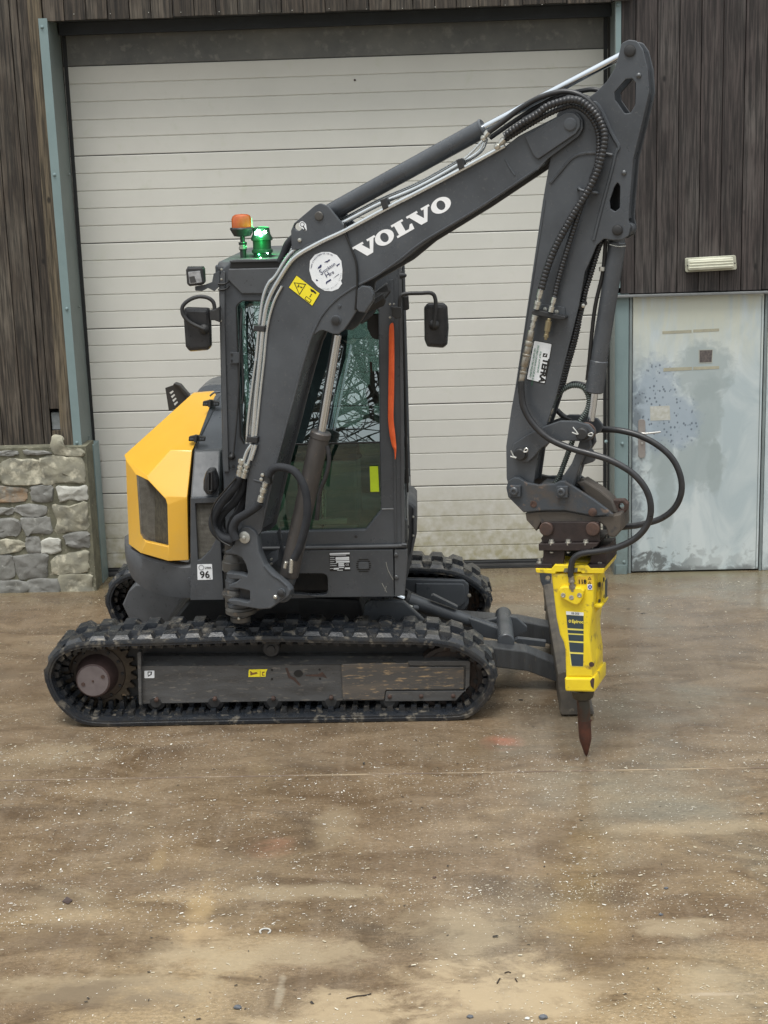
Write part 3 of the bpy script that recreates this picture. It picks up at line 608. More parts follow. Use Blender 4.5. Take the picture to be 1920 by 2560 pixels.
# --- litter on the ground
def litter(name, n, rx, ry, sz, m, label=None, seed=1, zmax=.004, clump=0):
    r_ = random.Random(seed); vs_, fs = [], []
    cl_ = [(r_.uniform(*rx), r_.uniform(*ry), r_.uniform(.2, .8)) for _ in range(34)]
    for i in range(n):
        if r_.random() < clump:
            c = r_.choice(cl_); x, y = r_.gauss(c[0], c[2]*1.4), r_.gauss(c[1], c[2]*.35)
            if not (ry[0] < y < ry[1]): continue
        else: x, y = r_.uniform(*rx), r_.uniform(*ry)
        a = r_.uniform(0, math.pi) if r_.random() < .6 else r_.uniform(-.35, .35); l = r_.uniform(*sz)*(2.2 if r_.random() < .06 else 1); wd = l*r_.uniform(.18, .45); z = .0015+r_.uniform(0, zmax)
        ca, sa = math.cos(a)*l/2, math.sin(a)*l/2; cb, sb = -math.sin(a)*wd/2, math.cos(a)*wd/2; t = r_.uniform(-.3, .3)*l*.5; k = len(vs_)
        vs_ += [(x-ca-cb, y-sa-sb, z), (x+ca-cb, y+sa-sb, z+abs(t)), (x+ca*.6+cb, y+sa*.6+sb, z+abs(t)), (x-ca*.8+cb, y-sa*.8+sb, z)]
        fs.append((k, k+1, k+2, k+3))
    o = raw(name, vs_, fs, m, kind='stuff'); return o
STR = mat('pale_straw', (.62, .58, .47), .6, 0, (.42, .36, .25), 3, rand=0)
STR2 = mat('white_chip', (.80, .79, .74), .5, 0, (.55, .52, .45), 4)
litter('straw_litter', 15000, (-3.4, 3.4), (4.2, 11.2), (.003, .010), STR, seed=3, clump=.5)
litter('chip_litter', 9000, (-3.4, 3.4), (4.2, 11.2), (.003, .0075), STR2, seed=4, clump=.5)
litter('pale_flecks', 9000, (-3.2, 3.2), (5.9, 8.3), (.003, .009), STR2, seed=8, clump=.7)
litter('dark_debris', 900, (-3.6, 3.6), (4.2, 11.2), (.005, .016), mat('dark_debris', (.03, .025, .02), .7), seed=5, clump=.4)
def gp(px, py): r_ = ray(px, py); k = -H/r_[2]; return r_[0]*k, r_[1]*k
def pebble(px, py, r, m, lab, seed):
    rr = random.Random(seed); x, y = gp(px, py); vs_ = []
    import bmesh
    bm = bmesh.new(); bmesh.ops.create_icosphere(bm, subdivisions=2, radius=1)
    for v in bm.verts:
        k = rr.uniform(.82, 1.1); v.co = (v.co.x*r*k*1.3, v.co.y*r*k, v.co.z*r*.6*k+r*.45)
    me = bpy.data.meshes.new('pebble'); bm.to_mesh(me); bm.free(); me.materials.append(m)
    o = bpy.data.objects.new('pebble', me); C.objects.link(o); o.location = (x, y, 0); tag(o, lab, 'stone', 'loose pebbles on the yard')
PB = mat('blue_grey_pebble', (.12, .13, .15), .6, 0, (.07, .075, .08), 60, bump=.5); PW = mat('white_pebble', (.7, .7, .66), .6)
pebble(1357, 2546, .014, PB, 'larger blue grey pebble at the bottom edge right of a white pebble', 1)
pebble(1318, 2548, .008, PW, 'small white pebble at the bottom edge beside a blue grey one', 2)
pebble(1175, 2544, .010, PB, 'dark pebble at the bottom edge on a dark damp patch', 3)
pebble(1665, 2222, .008, PB, 'dark pebble on the speckled concrete to the right, farther from the viewer', 4)
pebble(1652, 2288, .008, PB, 'dark pebble on the right, nearer the viewer beside pale sand', 5)
pebble(594, 2521, .013, PB, 'blue grey pebble among straw scraps at the lower left centre', 6)
pebble(1086, 2195, .007, RUST, 'tiny brown red pebble right of centre in front of the tracks', 7)
def stick(P, r, m, lab, cat='twig'):
    o = sweep('twig', catmull([(*gp(*p), r*1.1) for p in P], sub=4), r, m, None, 6); rebase(o); tag(o, lab, cat)
TW = mat('dark_twig', (.03, .02, .014), .8)
stick([(866, 2498), (890, 2492), (912, 2490), (928, 2486)], .0028, TW, 'thin dark twig lying on pale sand at the bottom centre')
stick([(1243, 2460), (1247, 2452), (1250, 2448)], .003, TW, 'short dark twig upright on pale sand right of centre')
stick([(1262, 2434), (1270, 2431), (1277, 2433)], .0025, TW, 'small forked twig on pale sand behind the upright one')
stick([(1288, 2448), (1293, 2456)], .0025, TW, 'brown scrap of twig beside the forked one on pale sand')
lf = raw('dead_leaf', [(*gp(155, 2256), .004), (*gp(168, 2250), .016), (*gp(182, 2253), .006), (*gp(170, 2262), .003)], [(0, 1, 2, 3)], mat('dead_leaf', (.05, .03, .025), .7)); bevel(lf, .001)
lf.modifiers.clear(); s_ = lf.modifiers.new('thickness', 'SOLIDIFY'); s_.thickness = .0012; rebase(lf); tag(lf, 'dark curled dead leaf on the brown concrete at the left', 'leaf')
rg_ = [(*gp(663, 2330),)]; x, y = rg_[0]
wr = sweep('washer', catmull([(x+.022*math.cos(a), y+.022*math.sin(a), .004) for a in np.linspace(-.9, 3.9, 12)], sub=3), .004, mat('pale_washer', (.55, .54, .50), .6), None, 6); rebase(wr); tag(wr, 'pale open ring lying on the brown concrete below the centre', 'ring')
# ------------------------------------------------------------------ the excavator
EX = thing('excavator', (-1.0, 9.35, 0), 'dark grey and yellow mini excavator on rubber tracks, its boom slewed towards the right', 'excavator')
T0 = 8.37; TW_ = .40; SH = 1.555
def flat(P3): return [(p[0], p[2]) for p in P3]
# --- rubber tracks
OUT = [(117, 1696), (121, 1668), (132, 1645), (150, 1629), (175, 1618), (210, 1610), (300, 1606), (425, 1603), (560, 1598), (680, 1595), (800, 1597), (924, 1600), (1020, 1601), (1100, 1606),
       (1150, 1618), (1190, 1640), (1218, 1664), (1232, 1692), (1228, 1725), (1208, 1758), (1177, 1786), (1135, 1802), (1000, 1807), (807, 1810), (600, 1812), (389, 1814), (260, 1812), (200, 1803), (160, 1775), (132, 1738)]
PT = []
for q in OUT:
    p = at(*q, T0); PT.append((p[0], 0., max(p[2], .015)))
LUGP = .138
pth = catmull(PT, .0345, closed=True); npt = len(pth) - len(pth) % 4; pth = catmull(PT, closed=True, sub=12)
_s = np.concatenate([[0], np.cumsum(np.linalg.norm(np.diff(np.vstack([pth, pth[:1]]), axis=0), axis=1))]); NL = int(round(_s[-1]/LUGP)); LUGP = _s[-1]/NL; npt = NL*4
_c = np.vstack([pth, pth[:1]]); ts = np.linspace(0, _s[-1], npt+1)[:-1]
path = np.stack([np.interp(ts, _s, _c[:, i]) for i in range(3)], 1)
tan = np.roll(path, -1, 0)-np.roll(path, 1, 0); tan /= np.linalg.norm(tan, axis=1, keepdims=True)
nor = np.stack([-tan[:, 2], tan[:, 1]*0, tan[:, 0]], 1)
if (path-path.mean(0))[0].dot(nor[0]) < 0: nor = -nor
def hexlug(name, lx, tx, y0, y1, ty0, ty1, h):
    v = [(-lx, y0, -.002), (lx, y0, -.002), (lx, y1, -.002), (-lx, y1, -.002), (-tx, ty0, h), (tx, ty0, h), (tx, ty1, h), (-tx, ty1, h)]
    me = bpy.data.meshes.new(name); me.from_pydata(v, [], [(0, 3, 2, 1), (4, 5, 6, 7), (0, 1, 5, 4), (1, 2, 6, 5), (2, 3, 7, 6), (3, 0, 4, 7)]); me.materials.append(RUB); return me
LM = [hexlug('lug', .056, .034, .012, .140, .050, .135, .027), hexlug('lug', .046, .030, .120, .265, .128, .258, .026), hexlug('lug', .056, .034, .262, TW_, .268, TW_-.012, .030)]
def track(dy, dx, lab):
    vs_, fs = [], []; cs = [(0, .010), (.014, .012), (.022, .0), (TW_-.006, 0), (TW_, -.006), (TW_, -.024), (TW_-.02, -.030), (.26, -.034), (.14, -.034), (.02, -.030), (0, -.024), (0, -.012), (-.004, -.010), (-.004, -.004)]; n = len(cs)
    for p, q in zip(path, nor):
        for y, h in cs: vs_.append((p[0]+q[0]*h+dx, T0+dy+y, p[2]+q[2]*h))
    for i in range(npt): fs += [(i*n+j, i*n+(j+1) % n, ((i+1) % npt)*n+(j+1) % n, ((i+1) % npt)*n+j) for j in range(n)]
    tr = raw('rubber_track', vs_, fs, RUB, EX, sm=.5, label=lab)
    for i in range(NL):
        for k, me in enumerate(LM):
            ii = (i*4+(2 if k == 1 else 0)) % npt; p, q, t_ = path[ii], nor[ii], tan[ii]
            sx = random.uniform(.93, 1.05)
            mw = Matrix(((t_[0]*sx, 0, q[0], p[0]+dx), (0, 1, 0, T0+dy), (t_[2]*sx, 0, q[2], p[2]), (0, 0, 0, 1)))
            if mw.determinant() < 0: mw = mw@Matrix.Diagonal((-1, 1, 1, 1))
            o = bpy.data.objects.new('lug', me); C.objects.link(o); o.parent = tr; o.matrix_local = Matrix.Translation(-ROOT[EX])@mw
    vs_, fs = [], []
    for i in range(NL*2):
        ii = i*2; p, q, t_ = path[ii], nor[ii], tan[ii]
        for (a, b, hh, wd) in ((.055, .115, .026, .021), (.15, .18, .06, .016), (.22, .25, .06, .016), (.285, .345, .026, .021)):
            k = len(vs_)
            for y in (a, b):
                for s_, h in ((-1, -.028), (1, -.028), (.7, -.03-hh), (-.7, -.03-hh)):
                    x = p+t_*s_*wd+q*h; vs_.append((x[0]+dx, T0+dy+y, x[2]))
            fs += [(k, k+1, k+2, k+3), (k+7, k+6, k+5, k+4), (k, k+4, k+5, k+1), (k+1, k+5, k+6, k+2), (k+2, k+6, k+7, k+3), (k+3, k+7, k+4, k)]
    gt = raw('guide_teeth', vs_, fs, RUB, tr, kind='stuff')
    return tr
track(0, 0, 'near rubber track with staggered lugs, mud in the tread'); track(SH, .03, 'far rubber track')
# --- side frames, sprockets, rollers
def P(pts, d): return pts
D1 = T0+.095
def side_frame(dy, dx, near=True):
    f = link('side_frame', bpy.data.meshes.new('side_frame'), None, EX) if False else None
    def pt(px, py, d):
        p = at(px, py, d); return (p[0]+dx, p[1]+dy, p[2])
    # body: main vertical face, sloped top face
    a = [(348, 1668), (852, 1659), (1020, 1659), (1171, 1657), (1171, 1712), (1138, 1751), (960, 1752), (650, 1755), (348, 1761)]
    fr = [pt(x, y, D1) for x, y in a]; n = len(fr)
    up = [(pt(350, 1668, D1)[0], D1+dy+.07, pt(350, 1640, D1+.07)[2]), (pt(1120, 1659, D1)[0], D1+dy+.07, pt(1100, 1640, D1+.07)[2])]
    vs_ = fr+[(x, y+.24, z) for x, y, z in fr]+up+[(x, y+.12, z) for x, y, z in up]
    fs = [tuple(range(n)), tuple(range(n, 2*n))[::-1]]+[(i, i+n, (i+1) % n+n, (i+1) % n) for i in range(n) if i not in (0, 1, 2)]
    fs += [(0, 1, 2, 3, 2*n+1, 2*n), (2*n, 2*n+1, 2*n+3, 2*n+2), (2*n+2, 2*n+3, 3+n, 2+n, 1+n, n), (0, 2*n, 2*n+2, n), (3, 3+n, 2*n+3, 2*n+1)]
    o = raw('side_frame', vs_, fs, WORN if near else PAINT, EX, sm=.3); bevel(o, .006)
    pl = Plane(dx, dy, 0)
    def pp(name, outs, off, th, m, bev=.002, **k):
        uvs = [[tuple(np.array([at(x, y, off)[0], at(x, y, off)[2]])) for x, y in fillet(o_)] for o_ in outs]
        return plate_uv(name, uvs, pl, off, th, m, o, bev, **k)
    if near:
        pp('end_rib', [[(343, 1632, 6), (352, 1628, 4), (354, 1762), (347, 1762, 4)]], D1-.03, .06, WORN)
        pp('tensioner_cover', [[(853, 1660, 6), (1021, 1657), (1022, 1668), (1160, 1667, 5), (1160, 1723, 4), (964, 1726, 4), (960, 1750, 4), (857, 1750, 5)]], D1-.016, .02, mat('scraped_bare_cover', (.10, .096, .092), .34, .3, (.15, .13, .11), 2.2, lo=.50, hi=.66, speck=(.46, .33, .19), speck_scale=14, speck_amt=(.56, .70), stretch=(1, 1, 6), bump=.3, bscale=50, rvar=.1), .004)
        pp('guard_lip', [[(1020, 1652), (1176, 1652, 6), (1174, 1715, 3), (1140, 1752), (962, 1754, 4), (965, 1728), (1163, 1727), (1165, 1664), (1020, 1664)]], D1-.012, .012, WORN, .003)
        for x, y in ((391, 1749), (537, 1747), (683, 1746), (828, 1744), (974, 1741), (1053, 1740), (1133, 1739)): 
            p = at(x, y, D1-.012); lathe_fix('bolt', p, (0, -1, 0), [(-.03, .013), (0, .013), (.008, .013), (.011, .009), (.012, .001)], RUST, o, 8)
        for x in (391, 537, 683, 828, 974):
            p = at(x, 1757, D1+.02); lathe_fix('track_roller', (p[0], D1-.004, p[2]+.01), (0, 1, 0), [(0, .03), (.005, .036), (.01, .036), (.02, .055), (.2, .055), (.21, .03)], DARK, o, 20)
        p = at(746, 1684, D1-.0); 
        pp('slot', [circ(746, 1684, 11.5, 20, 9)], D1-.0015, .001, BLK, 0)
        for x, y in ((680, 1675), (680, 1698), (799, 1674), (800, 1697)): pp('slot', [circ(x, y, 3, 8)], D1-.0015, .001, BLK, 0)
        pp('rust_scar', [[(713, 1670), (718, 1669), (727, 1690), (738, 1695), (752, 1712), (748, 1714), (733, 1700), (721, 1694)]], D1-.002, .0012, RUST, 0)
        pp('rust_scar', [[(763, 1687), (795, 1686), (806, 1680), (810, 1684), (818, 1696), (806, 1692), (765, 1690)]], D1-.002, .0012, RUST, 0)
        pp('sticker', [[(361, 1677, 2), (386, 1676.5, 2), (386, 1695, 2), (361, 1695.5, 2)]], D1-.002, .001, WHITE, 0)
        pp('sticker', [[(369, 1679), (380, 1679), (379, 1687), (370, 1692), (369, 1684)], [(371, 1681), (377, 1681), (376, 1686), (371, 1689)]], D1-.003, .001, BLK, 0)
        pp('sticker', [[(622, 1674), (669, 1673), (665, 1680), (664, 1692), (621, 1692.5)]], D1-.002, .001, YST, 0)
        for q in ([(625, 1677), (632, 1682), (642, 1680), (644, 1684), (632, 1687), (626, 1689)], [(650, 1677), (651, 1677), (651, 1691), (650, 1691)], [(655, 1680), (662, 1679), (661, 1682), (657, 1683), (657, 1687), (661, 1687), (661, 1689), (655, 1689)]):
            pp('sticker', [q], D1-.003, .001, mat('orange_brown_print', (.25, .12, .03), .5), 0)
        # carrier roller
        p = at(677, 1624, D1-.03); lathe_fix('carrier_roller', p, (0, 1, 0), [(0, .008), (.001, .022), (.012, .024), (.013, .044), (.02, .05), (.09, .05), (.1, .02), (.2, .02)], DARK, o, 24)
    else:
        pp('side_cover', [[(1004-100, 1459), (1144-90, 1455, 10), (1150-90, 1500, 6), (1128-90, 1520), (904, 1530)]], D1-.02, .02, PAINT, .004) if False else None
    q_ = pt(300, 1690, D1); q2 = pt(1120, 1690, D1); box('inner_frame', q_[0], q2[0], D1+dy+.13, D1+dy+.24, .10, .42, DARK, EX, .01)
    # sprocket and final drive
    c = pt(234, 1700, D1-.02); d = (0, 1, 0)
    teeth = []
    nt_ = 23; R0, R1 = .185, .218
    for i in range(nt_*4):
        a_ = 2*math.pi*i/(nt_*4); rr_ = (R0, R1, R1, R0)[i % 4]; teeth.append((c[0]+.012+rr_*math.cos(a_), c[2]+.004+rr_*math.sin(a_)))
    sp = plate_uv('sprocket', [teeth], Plane(0, 0, 0), D1+dy+.10, .028, mat('muddy_sprocket', (.06, .045, .032), .7, .2, (.11, .085, .055), 12, bump=.4), EX, .004)
    lathe_fix('hub_flange', (c[0], D1+dy+.085, c[2]), (0, 1, 0), [(0, .13), (.008, .16), (.015, .165), (.2, .165)], mat('muddy_hub', (.045, .036, .03), .6, .2, (.075, .055, .04), 10, bump=.4), sp, 32)
    lathe_fix('final_drive', (c[0], D1+dy-.035, c[2]), (0, 1, 0), [(0, .06), (.0, .094), (.003, .100), (.02, .103), (.05, .112), (.12, .125), (.13, .13)], mat('red_brown_hub', (.085, .055, .052), .5, .2, (.055, .038, .035), 9, bump=.25), sp, 36)
    lathe_fix('hub_cover', (c[0], D1+dy-.0365, c[2]), (0, -1, 0), [(0, .092), (.004, .090), (.0045, .001)], mat('grey_hub_cover', (.16, .135, .135), .45, .1, (.12, .10, .10), 12), sp, 36)
    for ax, ay in ((0, 0), (.060, .026), (-.058, -.018)):
        lathe_fix('plug', (c[0]+ax, D1+dy-.041, c[2]+ay), (0, -1, 0), [(0, .012 if ax else .007), (.004, .011 if ax else .006), (.0042, .002)], RUST, sp, 12)
    for i in range(12):
        a_ = i*math.pi/6; lathe_fix('bolt', (c[0]+.148*math.cos(a_), D1+dy+.086, c[2]+.148*math.sin(a_)), (0, -1, 0), [(0, .010), (.008, .009), (.009, .002)], DARK, sp, 6)
    # idler
    c = pt(1122, 1696, D1+.06)
    idl = lathe_fix('idler_wheel', (c[0], D1+dy+.05, c[2]), (0, 1, 0), [(0, .05), (.002, .12), (.012, .13), (.012, .165), (.0, .172), (.0, .196), (.02, .2), (.10, .2), (.11, .15)], mat('muddy_idler', (.05, .042, .038), .6, .2, (.085, .055, .04), 9, bump=.4, rvar=.15), EX, 40)
    for ax, ay in ((0.085, .055), (-.08, .07)): lathe_fix('wheel_hole', (c[0]+ax, D1+dy+.0605, c[2]+ay), (0, -1, 0), [(0, .022), (.001, .022), (.0012, .001)], BLK, idl, 16)
side_frame(0, 0); side_frame(SH, .03, False)
# far inner guards seen between the tracks
def hexa(name, pts, th, m, parent=EX, bv=.008, ydir=(0, 1, 0)):
    f = [np.array(p, float) for p in pts]; n = len(f); b = [p+np.array(ydir)*th for p in f]
    o = raw(name, f+b, [tuple(range(n)), tuple(range(n, 2*n))[::-1]]+[(i, i+n, (i+1) % n+n, (i+1) % n) for i in range(n)], m, parent); return bevel(o, bv)
DI = T0+SH
plate('inner_side_plate', [[(900, 1440), (1012, 1438), (1018, 1448), (1160, 1451, 8), (1172, 1462, 6), (1172, 1510, 5), (1160, 1524), (930, 1540), (860, 1520)]], FP, DI-.03, .06, PAINT, EX, .006)
plate('inner_side_plate', [[(1040, 1459), (1160, 1460, 8), (1162, 1505, 8), (1150, 1516), (1040, 1530)]], FP, DI-.045, .015, PAINT, EX, .004)
lathe_fix('bolt', at(1173, 1488, DI-.03), (0, -1, 0), [(0, .012), (.012, .012), (.014, .004)], mat('pale_bolt', (.4, .38, .33), .5, .4), EX, 10)
plate('motor_guard', [[(306, 1512, 4), (321, 1478, 4), (340, 1462, 4), (470, 1470), (470, 1562), (330, 1562, 6)]], FP, 9.75, .25, PAINT2, EX, .008)
# --- car body between the tracks
hexa('carbody', [at(390, 1600, 8.95), at(470, 1500, 8.95), at(700, 1490, 8.95), at(900, 1500, 8.95), at(930, 1610, 8.95)], 1.0, DARK, bv=.02)
lathe_fix('slew_ring', (-1.0, 9.35, .50), (0, 0, 1), [(0, .42), (.10, .42), (.11, .40), (.2, .40)], DARK, EX, 40)
hexa('carbody_plate', [at(905, 1560, 8.86), at(912, 1512, 8.86), at(925, 1500, 8.86), at(1010, 1504, 8.86), at(1060, 1550, 8.86), at(1100, 1600, 8.86)], .05, PAINT, bv=.008)
# --- dozer blade
BL = raw('dozer_blade', [], [], PAINT, EX)
bx0 = at(1400, 1790, T0+.03)[0]; by0 = T0+.03; by1 = T0+SH+TW_-.03
prof = [(bx0, .03), (bx0+.005, .10), (bx0-.010, .18), (bx0-.012, .262), (bx0+.02, .275), (bx0+.10, .275), (bx0+.125, .265), (bx0+.115, .20), (bx0+.125, .12), (bx0+.165, .03), (bx0+.165, .012), (bx0+.01, .012)]
BLM = mat('muddy_blade', (.062, .056, .050), .6, .1, (.11, .095, .075), 8, bump=.4, speck=(.16, .14, .11), speck_scale=18, speck_amt=(.6, .7))
n = len(prof); blv = [(x+(.05 if y == by1 else 0)+(.03 if x > bx0+.15 else 0), y, z) for y in (by0, by1) for x, z in prof]
bevel(raw('blade_plate', blv, [tuple(range(n)), tuple(range(n, 2*n))[::-1]]+[(i, i+n, (i+1) % n+n, (i+1) % n) for i in range(n)], BLM, BL), .006)
plate('blade_ear', [[(1349, 1434, 4), (1364, 1427, 4), (1379, 1436), (1376, 1470), (1371, 1525), (1361, 1529, 3), (1362, 1480), (1352, 1455)], circ(1370, 1446, 6.5, 12)], FP, by1-.02, .03, PAINT, BL, .003)
raw('blade_back_plate', [at(1367, 1470, by1-.05), at(1382, 1466, by1-.05), at(1392, 1540, by1-.5), at(1386, 1560, by1-.5), (bx0+.05, by1-.05, .27), (bx0+.05, by1-.5, .27)], [(0, 1, 2, 3), (0, 3, 5, 4)], PAINT, BL)
def beam(name, P3, w_, h_, m, parent, y_th):
    """box beam through top-edge points, height h_, depth y_th away from the viewer"""
    vs_, fs = [], []
    for (x, y, z), h in zip(P3, h_): vs_ += [(x, y, z), (x, y+y_th, z), (x, y+y_th, z-h), (x, y, z-h)]
    for i in range(len(P3)-1): fs += [(i*4+j, i*4+(j+1) % 4, (i+1)*4+(j+1) % 4, (i+1)*4+j) for j in range(4)]
    k = (len(P3)-1)*4; fs += [(3, 2, 1, 0), (k, k+1, k+2, k+3)]
    o = raw(name, vs_, fs, m, parent); return bevel(o, .008)
ARMM = mat('streaked_blade_arm', (.060, .064, .068), .42, 0, (.040, .042, .045), 3, stretch=(9, 1, 1), speck=(.10, .085, .065), speck_scale=14, speck_amt=(.62, .72), rvar=.1)
dn, dfz = 8.84, 9.50
pa = [at(900, 1610, dn), at(1236, 1619, dn), at(1318, 1629, dn), at(1412, 1668, dn)]
beam('blade_arm', pa, 0, [.13, .125, .125, .115], ARMM, BL, .15)
pb_ = [at(1000, 1520, dfz), at(1150, 1541, dfz), at(1300, 1552, dfz), at(1392, 1570, dfz)]
beam('blade_arm', pb_, 0, [.12, .12, .12, .12], ARMM, BL, .15)
ct = at(1262, 1578, 9.1); 
cyl('cross_tube', (ct[0], dn+.10, ct[2]-.02), (ct[0]+.01, dfz+.03, ct[2]-.02), .052, PAINT, BL)
plate('pivot_plate', [[(1178, 1560), (1268, 1540, 14), (1292, 1545, 10), (1318, 1568, 6), (1316, 1580, 6), (1280, 1596), (1200, 1590)]], FP, 9.36, .04, PAINT, BL, .004)
plate('pivot_plate', [[(1170, 1545), (1240, 1570), (1262, 1582), (1245, 1600), (1190, 1590)]], FP, 9.14, .03, PAINT, BL, .004)
plate('cover_plate', [[(1282, 1602), (1295, 1596), (1365, 1604), (1363, 1618), (1300, 1612)]], FP, 9.18, .05, PAINT, BL, .003)
dc = 9.25
a_ = at(1014, 1499, dc); b_ = at(1175, 1553, dc)
cyl('blade_cylinder', a_, b_, .052, PAINT, BL, r2=.040)
cyl('cylinder_gland', at(1010, 1497, dc), at(1022, 1502, dc), .055, DARK, BL)
cyl('cylinder_rod', at(985, 1488, dc), a_, .020, CHROME, BL)
cyl('cylinder_eye', b_, at(1262, 1580, dc), .035, PAINT, BL)
plate('cylinder_guard', [[(1078, 1490), (1084, 1488), (1144, 1518), (1143, 1524), (1077, 1497)]], FP, dc-.04, .05, PAINT, BL, .002)
tube('blade_hose', [at(955, 1493, 9.05), at(985, 1500, 9.05), at(1010, 1510, 9.1)], .010, HOSE, BL, ribs=(.014, .002))
tube('blade_hose', [at(1012, 1474, 9.4), at(1030, 1484, 9.4), at(1046, 1492, 9.3)], .010, HOSE, BL, ribs=(.014, .002))
cyl('hose_fitting', at(1007, 1509, 9.11), at(1030, 1518, 9.13), .011, ZINC, BL); cyl('port_block', at(1030, 1519, 9.14), at(1044, 1520, 9.16), .018, PAINT, BL)
# --- upper structure
DU = 8.60
US = raw('upper_frame', [], [], PAINT, EX)
bs = at(740, 1485, DU)[2]
plate('front_panel', [[(640, 1376), (983, 1374), (985, 1492), (786, 1494), (770, 1488), (820, 1487, 14), (819, 1434, 16), (740, 1434), (640, 1434)]], FP, DU, .05, PAINT, US, .004)
plate('front_panel_lower', [[(700, 1480), (745, 1485), (790, 1489), (788, 1495), (690, 1498)]], FP, DU+.02, .05, PAINT, US, .003)
plate('corner_panel', [[(986, 1374), (1018, 1374, 3), (1019, 1400), (1012, 1488), (987, 1492)]], FP, DU+.003, .05, PAINT2, US, .004)
xu0, xu1 = at(480, 1450, 8.75)[0], at(1008, 1450, 8.75)[0]
box('chassis_block', xu0, xu1, DU+.20, 10.15, .66, 1.0, DARK, US, .02)
box('chassis_side', xu1-.03, xu1+.0, DU+.06, 10.1, .70, 1.0, PAINT2, US, .01)
box('chassis_deck', xu0+.1, xu1-.02, DU+.02, 10.1, .955, .985, DARK, US, .01)
for x, y in ((990, 1387), (991, 1443)): lathe_fix('bolt', at(x, y, DU+.002), (0, -1, 0), [(0, .013), (.006, .013), (.010, .009), (.011, .001)], mat('stud_grey', (.12, .125, .13), .35, .5), US, 10)
lathe_fix('bolt', at(890, 1341, DU-.004), (0, -1, 0), [(0, .009), (.004, .009), (.006, .004)], DARK, US, 10)
# round vent
vc = (909, 1414)
for k in range(-3, 4):
    y = vc[1]+k*5.0; hw = 19*math.sqrt(max(0, 1-(k*5.0/20)**2)); plate('vent_slot', [[(vc[0]-hw, y-1.6, 1.5), (vc[0]+hw, y-1.6, 1.5), (vc[0]+hw, y+1.3, 1.5), (vc[0]-hw, y+1.3, 1.5)]], FP, DU-.0015, .001, BLK, US, 0)
plate('vent_boss', [[(vc[0]-13, vc[1]-9, 5), (vc[0]+13, vc[1]-9, 5), (vc[0]+13, vc[1]+9, 5), (vc[0]-13, vc[1]+9, 5)]], FP, DU-.006, .005, PAINT, US, .002)
# identity plate
plate('identity_plate', [[(823, 1382), (874, 1381), (876, 1427), (825, 1428)]], FP, DU-.002, .0015, BLK, US, 0)
WP = []
for (x, y, w_, h_) in ((824, 1383, 50, 4), (839, 1393, 34, 5), (839, 1398.5, 34, 3), (840, 1403, 34, 4), (846, 1408, 14, 4), (846, 1413, 15, 3), (847, 1418, 13, 2), (834, 1420, 13, 4), (862, 1419, 13, 4), (843, 1425, 14, 1.5),
                       (825, 1394, 11, 1), (825, 1399, 12, 1), (825, 1404, 11, 1), (825, 1409, 17, 1), (825, 1414, 16, 1), (825, 1421, 8, 1), (825, 1388.5, 40, 1)):
    WP.append([(x, y), (x+w_, y-.03*w_), (x+w_, y+h_-.03*w_), (x, y+h_)])
plate('identity_print', WP, FP, DU-.0032, .001, WHITE, US, 0)
text('ce_mark', 'CE', FP, DU-.0035, (864, 1414), (875, 1413.6), .016, WHITE, US)
# sound level sticker
plate('sound_sticker', [[(493, 1411, 2), (530, 1410, 2), (532, 1449, 2), (494, 1450, 2)]], FP, DU-.012, .001, WHITE, US, 0)
text('sticker_print', '96', FP, DU-.0135, (500, 1445), (520, 1444.4), .058, BLK, US, bold=.0012)
text('sticker_print', 'LWA', FP, DU-.0135, (512, 1422), (530, 1421.6), .017, BLK, US, bold=.0006)
text('sticker_print', 'dB', FP, DU-.0135, (523, 1447), (531, 1446.8), .008, BLK, US)
plate('sticker_print', [circ(503, 1419, 7), circ(503, 1419, 5)], FP, DU-.0135, .001, mat('grey_print', (.35, .36, .38), .5), US, 0)
# hand scratches
for P_ in (([(965, 1405), (970, 1425), (983, 1450)]), ([(955, 1458), (961, 1470), (967, 1481)]), ([(966, 1465), (962, 1478)])):
    tube('scratch', [at(x, y, DU-.001) for x, y in P_], .0016, mat('scratch', (.35, .34, .30), .6), US, n=4)
# --- left front panel, lamp, vent, counterweight
q0_, q1_ = at(474, 1400, 8.86), at(598, 1130, 8.86); box('inner_bulkhead', q0_[0], q1_[0], 8.86, 9.6, q0_[2]-.1, q1_[2], DARK, US, .01)
plate('side_panel', [[(476, 1245), (545, 1243), (545, 1262), (552, 1360), (560, 1500), (476, 1501)], [(488, 1259), (538, 1257), (540, 1348), (525, 1376), (502, 1399), (495, 1400)]], FP, DU-.01, .05, PAINT, US, .004)
GR = mat('vent_mesh', (.035, .034, .032), .6, .3, (.05, .045, .04), 20)
box_ = at(488, 1400, DU+.03); raw('vent_back', [at(486, 1255, DU+.035), at(542, 1255, DU+.035), at(542, 1402, DU+.035), at(486, 1402, DU+.035)], [(0, 1, 2, 3)], DARK, US)
MESHM = mat('grey_wire_mesh', (.24, .23, .20), .5, .2, (.15, .14, .12), 30)
